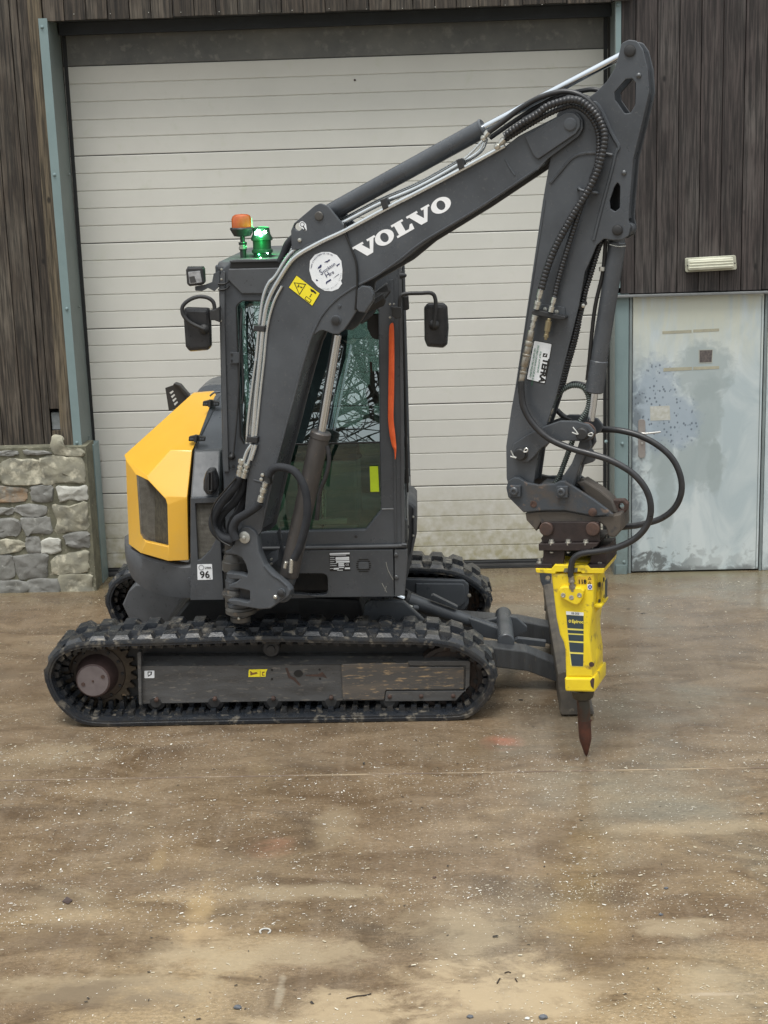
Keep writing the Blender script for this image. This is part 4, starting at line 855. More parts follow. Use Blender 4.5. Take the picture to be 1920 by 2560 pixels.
def mesh_grid(name, poly, d, nx, ny, m, parent, r=.0016, back=.0):
    """woven grille: wires clipped to a convex-ish pixel polygon"""
    poly3 = [np.array(at(x, y, d)) for x, y in poly]; xs_ = [p[0] for p in poly3]; zs_ = [p[2] for p in poly3]; vs_, fs = [], []
    P2 = [(p[0], p[2]) for p in poly3]
    def clip(v, ax):
        c = []
        for i in range(len(P2)):
            a, b = P2[i], P2[(i+1) % len(P2)]
            if (a[ax]-v)*(b[ax]-v) < 0: t = (v-a[ax])/(b[ax]-a[ax]); c.append(a[1-ax]+(b[1-ax]-a[1-ax])*t)
        return sorted(c)
    for ax, n_, lo_, hi_ in ((0, nx, min(xs_), max(xs_)), (1, ny, min(zs_), max(zs_))):
        for k in range(1, n_):
            v = lo_+(hi_-lo_)*k/n_; c = clip(v, ax)
            for a, b in zip(c[::2], c[1::2]):
                q = len(vs_)
                if ax == 0: vs_ += [(v-r, d, a), (v+r, d, a), (v+r, d, b), (v-r, d, b), (v, d-r*1.5, a), (v, d-r*1.5, b)]; fs += [(q, q+4, q+5, q+3), (q+4, q+1, q+2, q+5)]
                else: vs_ += [(a, d+.001, v-r), (b, d+.001, v-r), (b, d+.001, v+r), (a, d+.001, v+r), (a, d+.001-r*1.5, v), (b, d+.001-r*1.5, v)]; fs += [(q, q+1, q+5, q+4), (q+4, q+5, q+2, q+3)]
    return raw(name, vs_, fs, m, parent, kind='stuff')
mesh_grid('vent_mesh', [(488, 1259), (538, 1257), (540, 1348), (525, 1376), (502, 1399), (495, 1400)], DU+.015, 20, 44, MESHM, US)
plate('note_behind_mesh', [[(501, 1272), (530, 1272), (530, 1312), (503, 1312)]], FP, DU+.022, .002, mat('pale_note', (.34, .34, .33), .6), US, 0)
hexa('lamp_box', [at(485, 1129, 8.80), at(551, 1127, 8.80), at(547, 1243, 8.62), at(476, 1246, 8.62), ], .12, PAINT2, US, .01)
lathe_fix('lamp_base', at(524, 1206, 8.66), (0, -1, .15), [(-.03, .001)]+[(0, .001)], DARK, US, 8)
plate('lamp_housing', [[(507, 1225, 10), (508, 1200, 14), (515, 1178, 8), (533, 1176, 8), (541, 1200, 12), (543, 1222, 10), (530, 1238, 8), (515, 1237, 8)]], FP, 8.56, .12, HOSE, US, .016)
plate('lamp_fin', [[(519, 1230, 3), (519, 1180, 3), (531, 1178, 3), (531, 1229, 3)], [(523, 1226, 1), (523, 1184, 1), (527, 1184, 1), (527, 1226, 1)]], FP, 8.535, .05, DARK, US, .003)
hexa('hood_side_panel', [at(537, 990, 9.45), at(556, 986, 9.45), at(556, 1130, 8.86), at(484, 1130, 8.82), at(500, 1085, 8.98), at(524, 1018, 9.25)], .08, PAINT, US, .006)
hexa('rear_hood', [at(486, 985, 9.80), at(502, 968, 9.9), at(525, 961, 9.95), at(560, 961, 9.95), at(560, 1000, 9.80), at(500, 1000, 9.8)], .4, PAINT, US, .02)
cwp = [(322, 1360, 8.98), (318, 1372, 9.0), (318, 1400, 9.0), (324, 1432, 9.0), (340, 1458, 8.95), (370, 1478, 8.88), (410, 1490, 8.80), (445, 1494, 8.74), (485, 1494, 8.70), (485, 1412, 8.70), (452, 1414, 8.73), (421, 1405, 8.74), (352, 1386, 8.86)]
ct_ = catmull([(312, 1340, 9.35), (315, 1362, 9.06), (330, 1374, 8.95), (352, 1385, 8.86), (385, 1397, 8.79), (421, 1405, 8.74), (452, 1412, 8.71), (486, 1410, 8.69)], sub=3)
cb_ = catmull([(314, 1395, 9.35), (318, 1412, 9.08), (328, 1440, 8.99), (345, 1460, 8.92), (372, 1477, 8.85), (410, 1489, 8.79), (450, 1494, 8.74), (486, 1495, 8.71)], sub=3)
n = len(ct_); T3 = [at(*q) for q in ct_]; B3 = [at(*q) for q in cb_]; M3 = [(a*.45+b*.55)+np.array([0, -.02, 0]) for a, b in zip(T3, B3)]; U3 = [a*.93+b*.07+np.array([0, -.016, 0]) for a, b in zip(T3, B3)]
T4 = [a+np.array([.02, .06, .0]) for a in T3]; B4 = [b+np.array([.06, .25, -.01]) for b in B3]; rows = [T4, T3, U3, M3, B3, B4]
raw('counterweight_skirt', [p for r_ in rows for p in r_], [(k*n+i, k*n+i+1, (k+1)*n+i+1, (k+1)*n+i) for k in range(5) for i in range(n-1)], PAINT2, US, sm=.7)
lathe_fix('tie_ring', at(473, 1448, 8.67), (0, -1, 0), [(0, .010), (.004, .012), (.008, .010)], PAINT, US, 12)
# hood_side lower frame behind post
plate('post_mount', [[(476, 1498), (560, 1500, 10), (568, 1488), (575, 1510), (600, 1530), (640, 1532), (660, 1505), (700, 1498), (700, 1470), (560, 1380), (555, 1470)]], FP, DU+.01, .06, DARK, US, .004)
# --- yellow hood
HD = raw('engine_hood', [], [], YEL, EX)
V = {k: at(*v) for k, v in dict(v0=(310, 1138, 9.12), v1=(481, 984, 9.75), v2=(532, 980, 9.66), v3=(538, 991, 9.56), a1=(524, 1016, 9.30), a2=(499, 1085, 8.96), r2=(480, 1127, 8.82), r1=(427, 1126, 8.85), r3=(368, 1191, 8.78), r0=(314, 1149, 9.06),
     r4=(468, 1244, 8.69), r5=(418, 1242, 8.69), b0=(472, 1401, 8.68), b1=(421, 1403, 8.68), b2=(352, 1383, 8.80), b3=(322, 1361, 8.98),
     g0=(341, 1187, 8.87), g1=(371, 1202, 8.76), g2=(414, 1248, 8.69), g3=(418, 1262, 8.68), g4=(421, 1367, 8.68), g5=(365, 1354, 8.77), g6=(351, 1336, 8.84), m0=(331, 1250, 8.93), c0=(318, 1250, 9.0)).items()}
bk = np.array([0, .75, 0]); names = list(V); vs_ = [V[k] for k in names]; I = {k: i for i, k in enumerate(names)}
F_ = [('v0', 'v1', 'v2', 'v3', 'a1', 'a2', 'r2', 'r1', 'r3', 'r0'), ('r1', 'r2', 'r4', 'r5', 'r3'), ('r0', 'r3', 'g1', 'g0'), ('r3', 'r5', 'g2', 'g1'), ('r5', 'r4', 'g3', 'g2'), ('r4', 'b0', 'b1', 'g4', 'g3'), ('b1', 'b2', 'g5', 'g4'), ('b2', 'b3', 'g6', 'g5'), ('b3', 'c0', 'r0', 'g0', 'g6')]
fs = [tuple(I[k] for k in f) for f in F_]
def ext(keys, dv, tag_):
    ids = []
    for k in keys: vs_.append(V[k]+dv); ids.append(len(vs_)-1)
    return ids
ring = ['v0', 'v1', 'v2', 'v3', 'a1', 'a2', 'r2', 'r4', 'b0', 'b1', 'b2', 'b3', 'c0', 'r0']
ids = []
for k in ring:
    dv = np.array([.0, .05, 0]) if k in ('v1', 'v2', 'v3', 'a1', 'a2', 'r2', 'r4', 'b0') else np.array([.06, .8, 0.]); vs_.append(V[k]+dv); ids.append(len(vs_)-1)
for i in range(len(ring)):
    j = (i+1) % len(ring); fs.append((I[ring[i]], ids[i], ids[j], I[ring[j]]))
gk = ['g0', 'g1', 'g2', 'g3', 'g4', 'g5', 'g6']; gi = []
for k in gk: vs_.append(V[k]+np.array([0, .035, 0])); gi.append(len(vs_)-1)
for i in range(7): fs.append((I[gk[i]], I[gk[(i+1) % 7]], gi[(i+1) % 7], gi[i]))
hp_ = raw('hood_panel', vs_, fs, YEL, HD)
import bmesh
bm = bmesh.new(); bm.from_mesh(hp_.data); bmesh.ops.recalc_face_normals(bm, faces=bm.faces)
bm.to_mesh(hp_.data); bm.free(); smooth(hp_.data, .25); bevel(hp_, .026, 4, 10)
raw('grille_back', [V[k]+np.array([0, .06, 0]) for k in gk], [tuple(range(7))], mat('radiator_core', (.060, .055, .042), .6, .3, (.10, .09, .065), 24, lo=.4, hi=.6, stretch=(4, 1, 1.5)), HD)
mesh_grid('grille_mesh', [(341, 1187), (371, 1202), (414, 1248), (418, 1262), (421, 1367), (365, 1354), (351, 1336)], 8.80, 30, 60, MESHM, HD, .0014)
plate('note_behind_mesh', [[(404, 1289), (419, 1291), (420, 1327), (407, 1327)]], FP, 8.815, .002, WHITE, HD, 0)
text('sticker_print', 'VOLVO', FP, 8.813, (405, 1299), (420, 1300), .014, BLK, HD)
for (x, y, d) in ((527, 1008, 9.30), (492, 1096, 8.90)):
    for s_, l_ in ((0, 'hinge'),):
        h_ = plate('hinge', [[(x-20, y-4, 2), (x-6, y-7, 2), (x+4, y-7, 2), (x+21, y-3, 2), (x+20, y+7, 2), (x+4, y+7, 2), (x-4, y+8, 2), (x-21, y+7, 2)]], FP, d-.04, .03, DARK, HD, .003)
        cyl('hinge_pin', at(x, y-9, d-.05), at(x-3, y+10, d-.05), .010, DARK, HD)
        for dx_ in (-15, -10, 10, 16): lathe_fix('bolt', at(x+dx_, y+2, d-.04), (0, -1, 0), [(0, .007), (.006, .006), (.007, .001)], PAINT, HD, 8)
tube('handrail', [at(525, 990, 9.5), at(535, 982, 9.5), at(550, 980, 9.5)], .006, PAINT, HD)
# perforated exhaust guard behind the hood
sl_ = [[(425+i*3.6+a, 982+i*9.3-b), (425+i*3.6+a+9, 976+i*9.0-b), (425+i*3.6+a+11, 979+i*9.0-b), (425+i*3.6+a+3, 987+i*9.3-b)] for i in range(4) for a, b in ((-2, 0),)]
plate('exhaust_guard', [[(413, 970), (433, 963), (434, 960), (447, 965), (470, 989), (470, 1015), (422, 1027)]]+sl_, FP, 9.95, .012, DARK, HD, .001)
plate('exhaust_guard', [[(433, 960), (437, 959), (449, 963), (472, 990), (470, 1000), (446, 966)]], FP, 9.93, .08, DARK, HD, .002)
# --- cab
SEAT = mat('seat_fabric', (.035, .055, .058), .8, 0, (.028, .045, .048), 20); INT = mat('cab_interior', (.24, .30, .26), .7, 0, (.18, .23, .20), 5)
DC = 8.62
CB = raw('cab', [], [], PAINT, EX)
UPW = [(592, 765, 14), (606, 753, 10), (930, 762, 12), (946, 776, 12), (949, 1110), (952, 1275, 3), (914, 1323, 4), (655, 1330), (655, 1107), (612, 1107, 3), (603, 1090, 8)]
plate('front_frame', [[(547, 720, 12), (552, 674, 18), (580, 651, 14), (600, 649), (985, 645, 18), (1004, 668, 14), (1009, 1000), (1013, 1366, 4), (566, 1372), (556, 1150)], UPW], FP, DC, .055, PAINT, CB, .008)
cx0, cx1 = at(547, 900, DC)[0], at(1007, 900, DC)[0]; czt = at(700, 650, DC)[2]; czb = .99; cyb = 10.0
def quadplate(name, pts, th, m, parent=CB, bv=.01): return hexa(name, pts, th, m, parent, bv)
# side walls as frames with windows
for sx, nm in ((cx0+.0, 'left_side'), (cx1-.05, 'door_side')):
    box('corner_post', sx, sx+.05, cyb-.08, cyb, czb, czt-.02, PAINT, CB, .01); box('side_rail', sx, sx+.05, DC+.05, cyb, czt-.10, czt-.02, PAINT, CB, .01); box('side_rail', sx, sx+.05, DC+.05, cyb, czb, czb+.14, PAINT, CB, .01)
    if sx < cx1-.1: box('side_post', sx, sx+.05, 9.25, 9.35, czb, czt-.03, PAINT, CB, .01)
xg = cx1-.025; raw('door_glass', [(xg, DC+.05, czb+.14), (xg, cyb-.08, czb+.14), (xg, cyb-.08, czt-.10), (xg, DC+.05, czt-.10)], [(0, 1, 2, 3)], GLASS2, CB)
xg = cx0+.025; raw('side_glass', [(xg, DC+.05, czb+.14), (xg, cyb-.08, czb+.14), (xg, cyb-.08, czt-.10), (xg, DC+.05, czt-.10)], [(0, 1, 2, 3)], GLASS2, CB)
box('door_seal', cx1+.001, cx1+.012, DC+.03, DC+.045, czb+.3, czt-.12, BLK, CB, .003)
box('roof', cx0+.01, cx1-.01, DC+.03, cyb, czt-.075, czt+.005, PAINT2, CB, .035)
box('roof_hatch', cx0+.12, cx1-.12, DC+.25, cyb-.2, czt-.01, czt+.02, PAINT2, CB, .02)
box('rear_rail', cx0+.02, cx1-.02, cyb-.05, cyb, czb, 1.45, INT, CB, .01); box('rear_rail', cx0+.02, cx1-.02, cyb-.05, cyb, czt-.14, czt-.03, PAINT, CB, .01)
raw('rear_glass', [(cx0+.05, cyb-.02, 1.45), (cx1-.05, cyb-.02, 1.45), (cx1-.05, cyb-.02, czt-.14), (cx0+.05, cyb-.02, czt-.14)], [(0, 1, 2, 3)], GLASS2, CB)
# glazing: the upper screen leans back, the lower pane is upright
zm = at(800, 1108, DC+.02)[2]; zl = at(800, 1326, DC+.02)[2]; zu = at(700, 755, DC+.02)[2]
GLASSU = glass('windscreen_glass', (.24, .37, .37), .34)
raw('windscreen', [(cx0+.06, DC+.022, zm), (cx1-.08, DC+.022, zm), (cx1-.08, DC+.165, zu+.02), (cx0+.06, DC+.165, zu+.02)], [(0, 1, 2, 3)], GLASSU, CB)
raw('lower_windscreen', [(cx0+.06, DC+.03, zl-.02), (cx1-.08, DC+.03, zl-.02), (cx1-.08, DC+.03, zm-.006), (cx0+.06, DC+.03, zm-.006)], [(0, 1, 2, 3)], glass('lower_screen_glass', (.50, .68, .55), .04), CB)
box('screen_divider', cx0+.05, cx1-.07, DC+.012, DC+.034, zm-.008, zm+.002, BLK, CB, .002)
plate('header_panel', [[(571, 672), (700, 669), (900, 663), (900, 728), (660, 735), (605, 735, 4), (569, 700, 4)]], FP, DC-.012, .02, PAINT2, CB, .006)
plate('visor_slot', [[(577, 656, 2), (700, 654), (880, 650), (880, 664), (700, 669), (574, 671, 2)]], FP, DC-.006, .012, BLK, CB, .002)
plate('visor_lip', [[(572, 651, 3), (590, 648, 3), (700, 646), (860, 642), (860, 650), (700, 654), (576, 657, 3)]], FP, DC-.016, .03, PAINT2, CB, .005)
plate('pillar_trim', [[(549, 690, 6), (557, 676, 6), (563, 680), (562, 720), (562, 800), (572, 1180), (560, 1180), (551, 800)]], FP, DC-.014, .014, PAINT2, CB, .004)
plate('pillar_trim', [[(973, 700), (984, 698), (988, 1000), (993, 1372), (986, 1372), (980, 1000)]], FP, DC-.006, .008, PAINT, CB, .002)
plate('pillar_trim', [[(996, 660, 4), (1004, 662, 4), (1009, 1000), (1012, 1362), (1004, 1362), (1000, 1000)]], FP, DC-.012, .012, PAINT2, CB, .004)
for (x, y) in ((554, 673), (554, 698), (550, 769), (552, 802), (975, 760), (975, 793), (985, 760)): lathe_fix('bolt', at(x, y, DC-.014), (0, -1, 0), [(0, .007), (.005, .006), (.006, .001)], ZINC, CB, 8)
tube('sill_lip', [at(640, 1372, DC-.015), at(985, 1365, DC-.015), at(1004, 1362, DC-.015)], .012, PAINT2, CB, n=10)
box('cab_base', cx0+.03, cx1-.005, DC+.004, cyb, czb-.03, czb, DARK, CB, .008)
plate('glass_corner_mark', [[(954, 1271.5), (984, 1271), (984, 1273.5), (954, 1274)]], FP, DC-.004, .005, mat('light_seam', (.30, .31, .32), .5), CB, .001)
plate('lime_reflector', [[(924, 1166, 1), (945, 1165.5, 1), (948, 1229.5, 1), (926, 1230, 1)]], FP, DC+.012, .003, LIME, CB, .001)
# cab window latch and grab bar, right edge bits
for py in (757, 1191): plate('door_hinge', [[(1007, py-16, 2), (1021, py-17, 2), (1023, py+16, 2), (1017, py+19, 2), (1008, py+18, 2)]], FP, DC+.12, .05, DARK, CB, .006)
lathe_fix('lamp_cap', at(999, 689, DC+.0), (1, 0, 0), [(0, .02), (.01, .018), (.035, .010), (.04, .002)], DARK, CB, 12)
cyl('stay', at(1006, 680, DC+.08), at(1014, 1180, DC+.08), .003, DARK, CB); cyl('stay', at(1014, 1180, DC+.08), at(1016, 1300, DC+.08), .003, DARK, CB)
lathe_fix('door_knob', at(1010, 1100, DC+.1), (1, 0, 0), [(0, .05), (.012, .05), (.02, .02)], HOSE, CB, 20)
lathe_fix('door_knob', at(1012, 1317, DC+.1), (1, 0, 0), [(0, .012), (.018, .014), (.024, .006)], DARK, CB, 12)
plate('rear_fender', [[(1004, 1260), (1016, 1253, 4), (1032, 1257, 6), (1041, 1268, 5), (1042, 1335), (1032, 1382), (1020, 1440), (1008, 1470), (1000, 1400)]], FP, 9.15, .5, PAINT2, US, .02)
plate('fender_edge', [[(1031, 1268, 2), (1036, 1270, 2), (1037, 1334), (1028, 1384), (1025, 1382), (1032, 1332)]], FP, 9.135, .02, PAINT, US, .004)
for y in (1292, 1339): lathe_fix('bolt', at(1033, y, 9.13), (0, -1, 0), [(0, .008), (.006, .006), (.007, .001)], ZINC, US, 8)
# wiper
tube('wiper_arm', [at(583, 1142, DC-.03), at(590, 1070, DC-.03), at(596, 990, DC-.03), at(600, 880, DC-.03), at(602, 780, DC+.02)], .005, DARK, CB)
tube('wiper_blade', [at(604, 770, DC+.02), at(603, 860, DC-.01), at(608, 960, DC-.03), at(606, 1010, DC-.03)], .006, DARK, CB)
plate('wiper_bracket', [[(575, 880), (607, 882), (609, 906), (575, 910)]], FP, DC-.012, .008, PAINT, CB, .002)
for y in (886, 901): lathe_fix('bolt', at(579, y, DC-.012), (0, -1, 0), [(0, .007), (.006, .006), (.007, .001)], DARK, CB, 8)
lathe_fix('wiper_motor', at(580, 1141, DC-.002), (0, -1, 0), [(0, .02), (.02, .016), (.03, .006)], DARK, CB, 12)
tube('washer_hose', [at(576, 1130, DC-.01), at(570, 1150, DC-.01), at(575, 1170, DC-.01), at(590, 1172, DC-.01)], .0025, BLK, CB)
lathe_fix('bolt', at(583, 1166, DC), (0, -1, 0), [(0, .010), (.006, .009), (.007, .001)], DARK, CB, 10)
plate('window_seal', [[(589, 762, 16), (604, 750, 12), (670, 750), (670, 753), (606, 753, 10), (592, 765, 14), (603, 1090, 8), (612, 1107), (609, 1110), (599, 1092, 8)]], FP, DC-.004, .006, BLK, CB, .001)
# interior
st = raw('seat', [], [], SEAT, CB)
sx = at(800, 1000, 9.2)[0]
plate('seat_back', [[(718, 860, 26), (800, 845, 30), (830, 900, 20), (832, 1110), (705, 1120)]], FP, 9.42, .12, SEAT, st, .03)
plate('headrest', [[(790, 822, 26), (800, 800, 20), (850, 800, 24), (868, 830, 20), (862, 900, 20), (800, 1110), (770, 1110), (780, 900)]], FP, 9.40, .10, SEAT, st, .02)
box('seat_cushion', sx-.26, sx+.26, 8.98, 9.45, 1.42, 1.55, SEAT, st, .04)
box('seat_box', sx-.22, sx+.22, 9.0, 9.45, 1.0, 1.42, INT, st, .02)
for q in (-.32, .32):
    box('console', sx+q-.08, sx+q+.08, 8.95, 9.5, 1.45, 1.62, INT, CB, .03)
    cyl('joystick', (sx+q, 8.98, 1.6), (sx+q, 8.95, 1.78), .014, BLK, CB); lathe_fix('joystick_grip', (sx+q, 8.95, 1.76), (0, -.1, 1), [(0, .016), (.03, .026), (.09, .028), (.12, .012)], BLK, CB, 12)
box('cab_floor', cx0+.05, cx1-.05, DC+.06, cyb-.05, 1.0, 1.02, INT, CB)
cyl('travel_lever', (sx+.02, 8.78, 1.02), (sx+.03, 8.76, 1.42), .010, ZINC, CB); cyl('travel_lever', (sx-.10, 8.78, 1.02), (sx-.11, 8.76, 1.42), .010, BLK, CB)
box('foot_pedal', sx-.12, sx+.22, 8.74, 8.86, 1.03, 1.06, mat('pale_pedal', (.35, .38, .34), .6), CB, .008)
plate('sill_strip', [[(700, 1303), (790, 1301), (868, 1297), (866, 1309), (700, 1315)]], FP, 8.72, .03, mat('pale_green_trim', (.42, .48, .40), .5), CB, .002)
cyl('seat_lever', at(815, 1180, 8.76), at(812, 1300, 8.76), .006, mat('pale_green_trim', None), CB)
plate('monitor', [[(925, 930, 3), (947, 930, 3), (947, 1010, 3), (925, 1010, 3)]], FP, 8.72, .04, BLK, CB, .004)
plate('sun_blind', [[(918, 785, 8), (948, 785), (948, 850), (930, 845, 8), (918, 820, 8)]], FP, 8.70, .02, BLK, CB, .003)
plate('red_tag', [[(924, 905), (930, 905), (932, 945), (927, 950)]], FP, 8.72, .004, mat('red_tag', (.5, .03, .02), .5), CB, 0)
# --- mirrors, lamps, beacons
def mirror(pts, arm, clamp, d, lab):
    m_ = plate('mirror', [pts], FP, d-.05, .075, HOSE, EX, .022, label=lab)
    tube('mirror_arm', [at(*q, d-.08) for q in arm], .011, DARK, m_, n=10)
    lathe_fix('ball_mount', at(*arm[-1], d-.05), (0, -1, 0), [(0, .022), (.01, .03), (.02, .026), (.034, .008)], DARK, m_, 16)
    plate('mirror_clamp', [clamp], FP, d-.10, .06, DARK, m_, .004)
mirror([(457, 786, 9), (460, 769, 9), (520, 771, 9), (525, 782, 8), (527, 866, 8), (520, 876, 8), (473, 880, 10), (463, 868, 8)], [(537, 775), (533, 755), (518, 744), (494, 742), (470, 752), (456, 768), (459, 789), (478, 808), (511, 823)], [(524, 776), (536, 774), (549, 766), (549, 806), (536, 801), (525, 801)], DC, 'mirror on the hood side of the cab')
mirror([(1060, 770, 9), (1070, 759, 8), (1110, 759, 8), (1119, 768, 8), (1122, 820), (1119, 862, 8), (1108, 871, 8), (1068, 868, 8), (1061, 850)], [(1000, 790), (999, 758), (1003, 739), (1020, 734), (1050, 733), (1078, 733), (1088, 746), (1089, 775), (1085, 812)], [(979, 767), (1004, 768), (1004, 795), (990, 797), (979, 790)], DC, 'mirror on the door side of the cab')
wl = plate('work_light', [[(464, 674, 4), (470, 668, 3), (504, 667, 3), (509, 672, 4), (511, 706, 4), (505, 713, 4), (473, 716, 4), (467, 710, 4)]], FP, DC-.06, .07, DARK, EX, .01, label='square work lamp on the cab corner')
plate('lamp_lens', [[(470, 680, 2), (500, 677, 2), (505, 706, 2), (474, 710, 2)]], FP, DC-.064, .006, mat('lamp_reflector', (.55, .56, .58), .25, .6, (.35, .35, .36), 30), wl, .001)
plate('lamp_ring', [[(473, 692), (486, 690), (491, 706), (476, 708)]], FP, DC-.066, .002, mat('dark_reflector', (.12, .12, .12), .3, .6), wl, 0)
for i in range(7): plate('cooling_fin', [[(468+i*6, 667), (471+i*6, 667), (471+i*6, 672), (468+i*6, 672)]], FP, DC-.05, .05, DARK, wl, .001)
plate('lamp_bracket', [[(487, 716, 2), (511, 712), (530, 705), (534, 684), (549, 677), (549, 716), (536, 728), (520, 720), (505, 728), (488, 727, 3)]], FP, DC-.02, .012, PAINT, wl, .002)
for y, x in ((708, 561), (722, 562)): tube('cable_hook', [at(545, y+2, DC-.02), at(560, y+2, DC-.02), at(570, y-3, DC-.02), at(573, y-8, DC-.02)], .005, BLK, CB)
bp_ = at(606, 590, 8.85); bz = at(606, 648, 8.85)[2]
ab = lathe_fix('amber_beacon', (bp_[0], 8.85, at(606, 572, 8.85)[2]), (0, 0, 1), [(-.045, .02), (-.04, .048), (-.012, .064), (0, .070), (.008, .066)], HOSE, EX, 28, label='unlit amber beacon on its own pole')
lathe_fix('beacon_lens', (bp_[0], 8.85, at(606, 570, 8.85)[2]), (0, 0, 1), [(0, .058), (.05, .058), (.068, .050), (.076, .036), (.079, .001)], AMBER, ab, 28)
lathe_fix('beacon_pole', (bp_[0], 8.85, bz-.02), (0, 0, 1), [(0, .018), (.07, .018), (.072, .022), (.082, .022), (.084, .017), (.10, .017), (.102, .024), (.115, .024), (.118, .014), (.16, .014), (.165, .02), (.19, .02)], DARK, ab, 16)
lathe_fix('pole_nut', (bp_[0], 8.85, bz+.055), (0, 0, 1), [(0, .02), (.004, .024), (.014, .024), (.018, .019), (.030, .019), (.034, .023), (.042, .023)], ZINC, ab, 12)
gp_ = at(655, 610, 8.85)
gb = lathe_fix('green_beacon', (gp_[0], 8.85, bz-.02), (0, 0, 1), [(0, .05), (.05, .052), (.055, .06), (.07, .06), (.075, .052), (.12, .052), (.125, .062), (.135, .062), (.16, .050), (.195, .046), (.20, .02)], mat('dark_green_beacon', (.01, .05, .025), .4), EX, 24, label='green beacon glowing brightly on the cab roof')
GE = mat('lit_green_led', (.2, 1, .4), .4, emit=((.05, 1, .22), 26)); GE2 = mat('lit_green_core', (.8, 1, .9), .4, emit=((.55, 1, .72), 45))
for (x, y, rx, m_) in ((646, 580, .013, GE2), (640, 583, .008, GE2), (662, 580, .009, GE2), (652, 588, .010, GE), (652, 648, .009, GE2), (660, 648, .006, GE), (647, 636, .004, GE), (669, 633, .003, GE2)):
    q_ = at(x, y, 8.785); lathe_fix('green_led', q_, (0, -1, 0), [(0, rx), (.003, rx*.8), (.006, rx*.1)], m_, gb, 12)
gl = bpy.data.lights.new('green_beacon_light', 'POINT'); gl.energy = .9; gl.color = (.04, 1, .22); gl.shadow_soft_size = .03
go = bpy.data.objects.new('green_beacon_light', gl); C.objects.link(go); go.parent = gb; go.location = Vector((gp_[0], 8.70, at(650, 600, 8.7)[2]))-ROOT[EX]
gl2 = bpy.data.lights.new('green_beacon_light', 'POINT'); gl2.energy = 1.2; gl2.color = (.04, 1, .22); gl2.shadow_soft_size = .05
go2 = bpy.data.objects.new('green_beacon_light', gl2); C.objects.link(go2); go2.parent = gb; go2.location = Vector((gp_[0], 9.05, at(650, 560, 8.9)[2]))-ROOT[EX]
# --- king post on the machine and swing bracket
kp = raw('king_post', [], [], PAINT, US); xk, yk = BP.o[0], BP.o[1]
KPM = mat('worn_post_paint', (.085, .08, .072), .4, .2, (.06, .058, .055), 9, speck=(.15, .12, .09), speck_scale=20, speck_amt=(.6, .7), rvar=.12)
def ringz(px, py0, py1, r, m=KPM, nm='post_ring'):
    z1, z0 = BP.p(px, py0)[2], BP.p(px, py1)[2]; h = z1-z0; xk_ = BP.p(px, (py0+py1)/2)
    return lathe_fix(nm, (xk_[0], xk_[1], z0), (0, 0, 1), [(0, r*.9), (h*.1, r), (h*.55, r), (h*.6, r*.9), (h*.8, r*.86), (h, r*.7)], m, US, 32)
ringz(588, 1382, 1427, .076); ringz(594, 1468, 1500, .074); ringz(603, 1512, 1532, .090); ringz(601, 1530, 1553, .058)
ringz(590, 1340, 1384, .05, DARK, 'post_core'); ringz(594, 1425, 1470, .045, DARK, 'post_core'); ringz(602, 1498, 1515, .07, DARK, 'post_core')
ringz(592, 1431, 1471, .066, PAINT, 'bracket_eye'); ringz(600, 1499, 1514, .074, PAINT, 'bracket_eye')
plate('post_lug', [[(561, 1361, 3), (570, 1357, 3), (583, 1368), (590, 1388), (561, 1386)]], BP, -.05, .06, KPM, US, .004)
lathe_fix('grease_bolt', BP.p(598, 1546, -.06), -BP.n, [(0, .008), (.008, .008), (.010, .002)], ZINC, US, 8)
plate('post_seat', [[(553, 1486), (562, 1500, 6), (562, 1520, 8), (575, 1533, 6), (620, 1536), (655, 1525), (680, 1500), (640, 1480)]], FP, 8.47, .16, KPM, US, .01)
SWING = [(583, 1362, 2), (590, 1341), (596, 1326, 8), (606, 1317, 8), (622, 1317, 8), (637, 1328, 8), (643, 1341), (646, 1378), (661, 1413, 6), (680, 1434), (697, 1447), (717, 1464, 10), (726, 1477, 8), (722, 1491, 6), (697, 1507), (676, 1522, 8), (650, 1524), (620, 1519), (588, 1514), (572, 1508, 4), (568, 1499, 3), (590, 1499), (617, 1505), (624, 1502, 3), (624, 1478, 3), (600, 1472), (571, 1471), (572, 1462), (590, 1455), (597, 1449), (574, 1448), (568, 1443), (564, 1431, 3), (600, 1435), (617, 1440), (619, 1430), (614, 1412, 8), (605, 1395, 8), (592, 1388, 5), (563, 1385, 3), (562, 1378, 3), (576, 1372)]
SB = plate('swing_bracket', [SWING], BP, -.13, .06, PAINT, EX, .007)
SW2 = [(x, y) + ((6,) if i in (2, 3, 4) else ()) for i, (x, y, *_) in enumerate(SWING[:20])]+[(600, 1500), (610, 1400)]
plate('bracket_web', [SW2], BP, .07, .06, PAINT, SB, .007)
plate('bracket_core', [[(600, 1440), (660, 1425), (690, 1450), (690, 1495), (640, 1515), (600, 1505)]], BP, -.075, .15, DARK, SB, .004)
lathe_fix('boom_pivot_cap', BP.p(612, 1343, -.13), -BP.n, [(0, .034), (.008, .034), (.010, .031), (.0102, .012), (.018, .012), (.020, .009), (.0205, .001)], mat('zinc_plated_cap', (.50, .50, .46), .45, .6, (.40, .40, .37), 30), SB, 28)
plate('pin_plate', [[(686, 1492, 3), (695, 1474, 6), (706, 1471, 6), (713, 1480, 6), (711, 1490, 5), (694, 1503, 4)]], BP, -.142, .012, PAINT, SB, .003)
lathe_fix('cylinder_pin', BP.p(703, 1482, -.14), -BP.n, [(0, .020), (.012, .020), (.015, .016), (.016, .001)], DARK, SB, 20)
lathe_fix('bolt', BP.p(689, 1492, -.14), -BP.n, [(0, .012), (.008, .012), (.012, .008), (.013, .001)], ZINC, SB, 10)
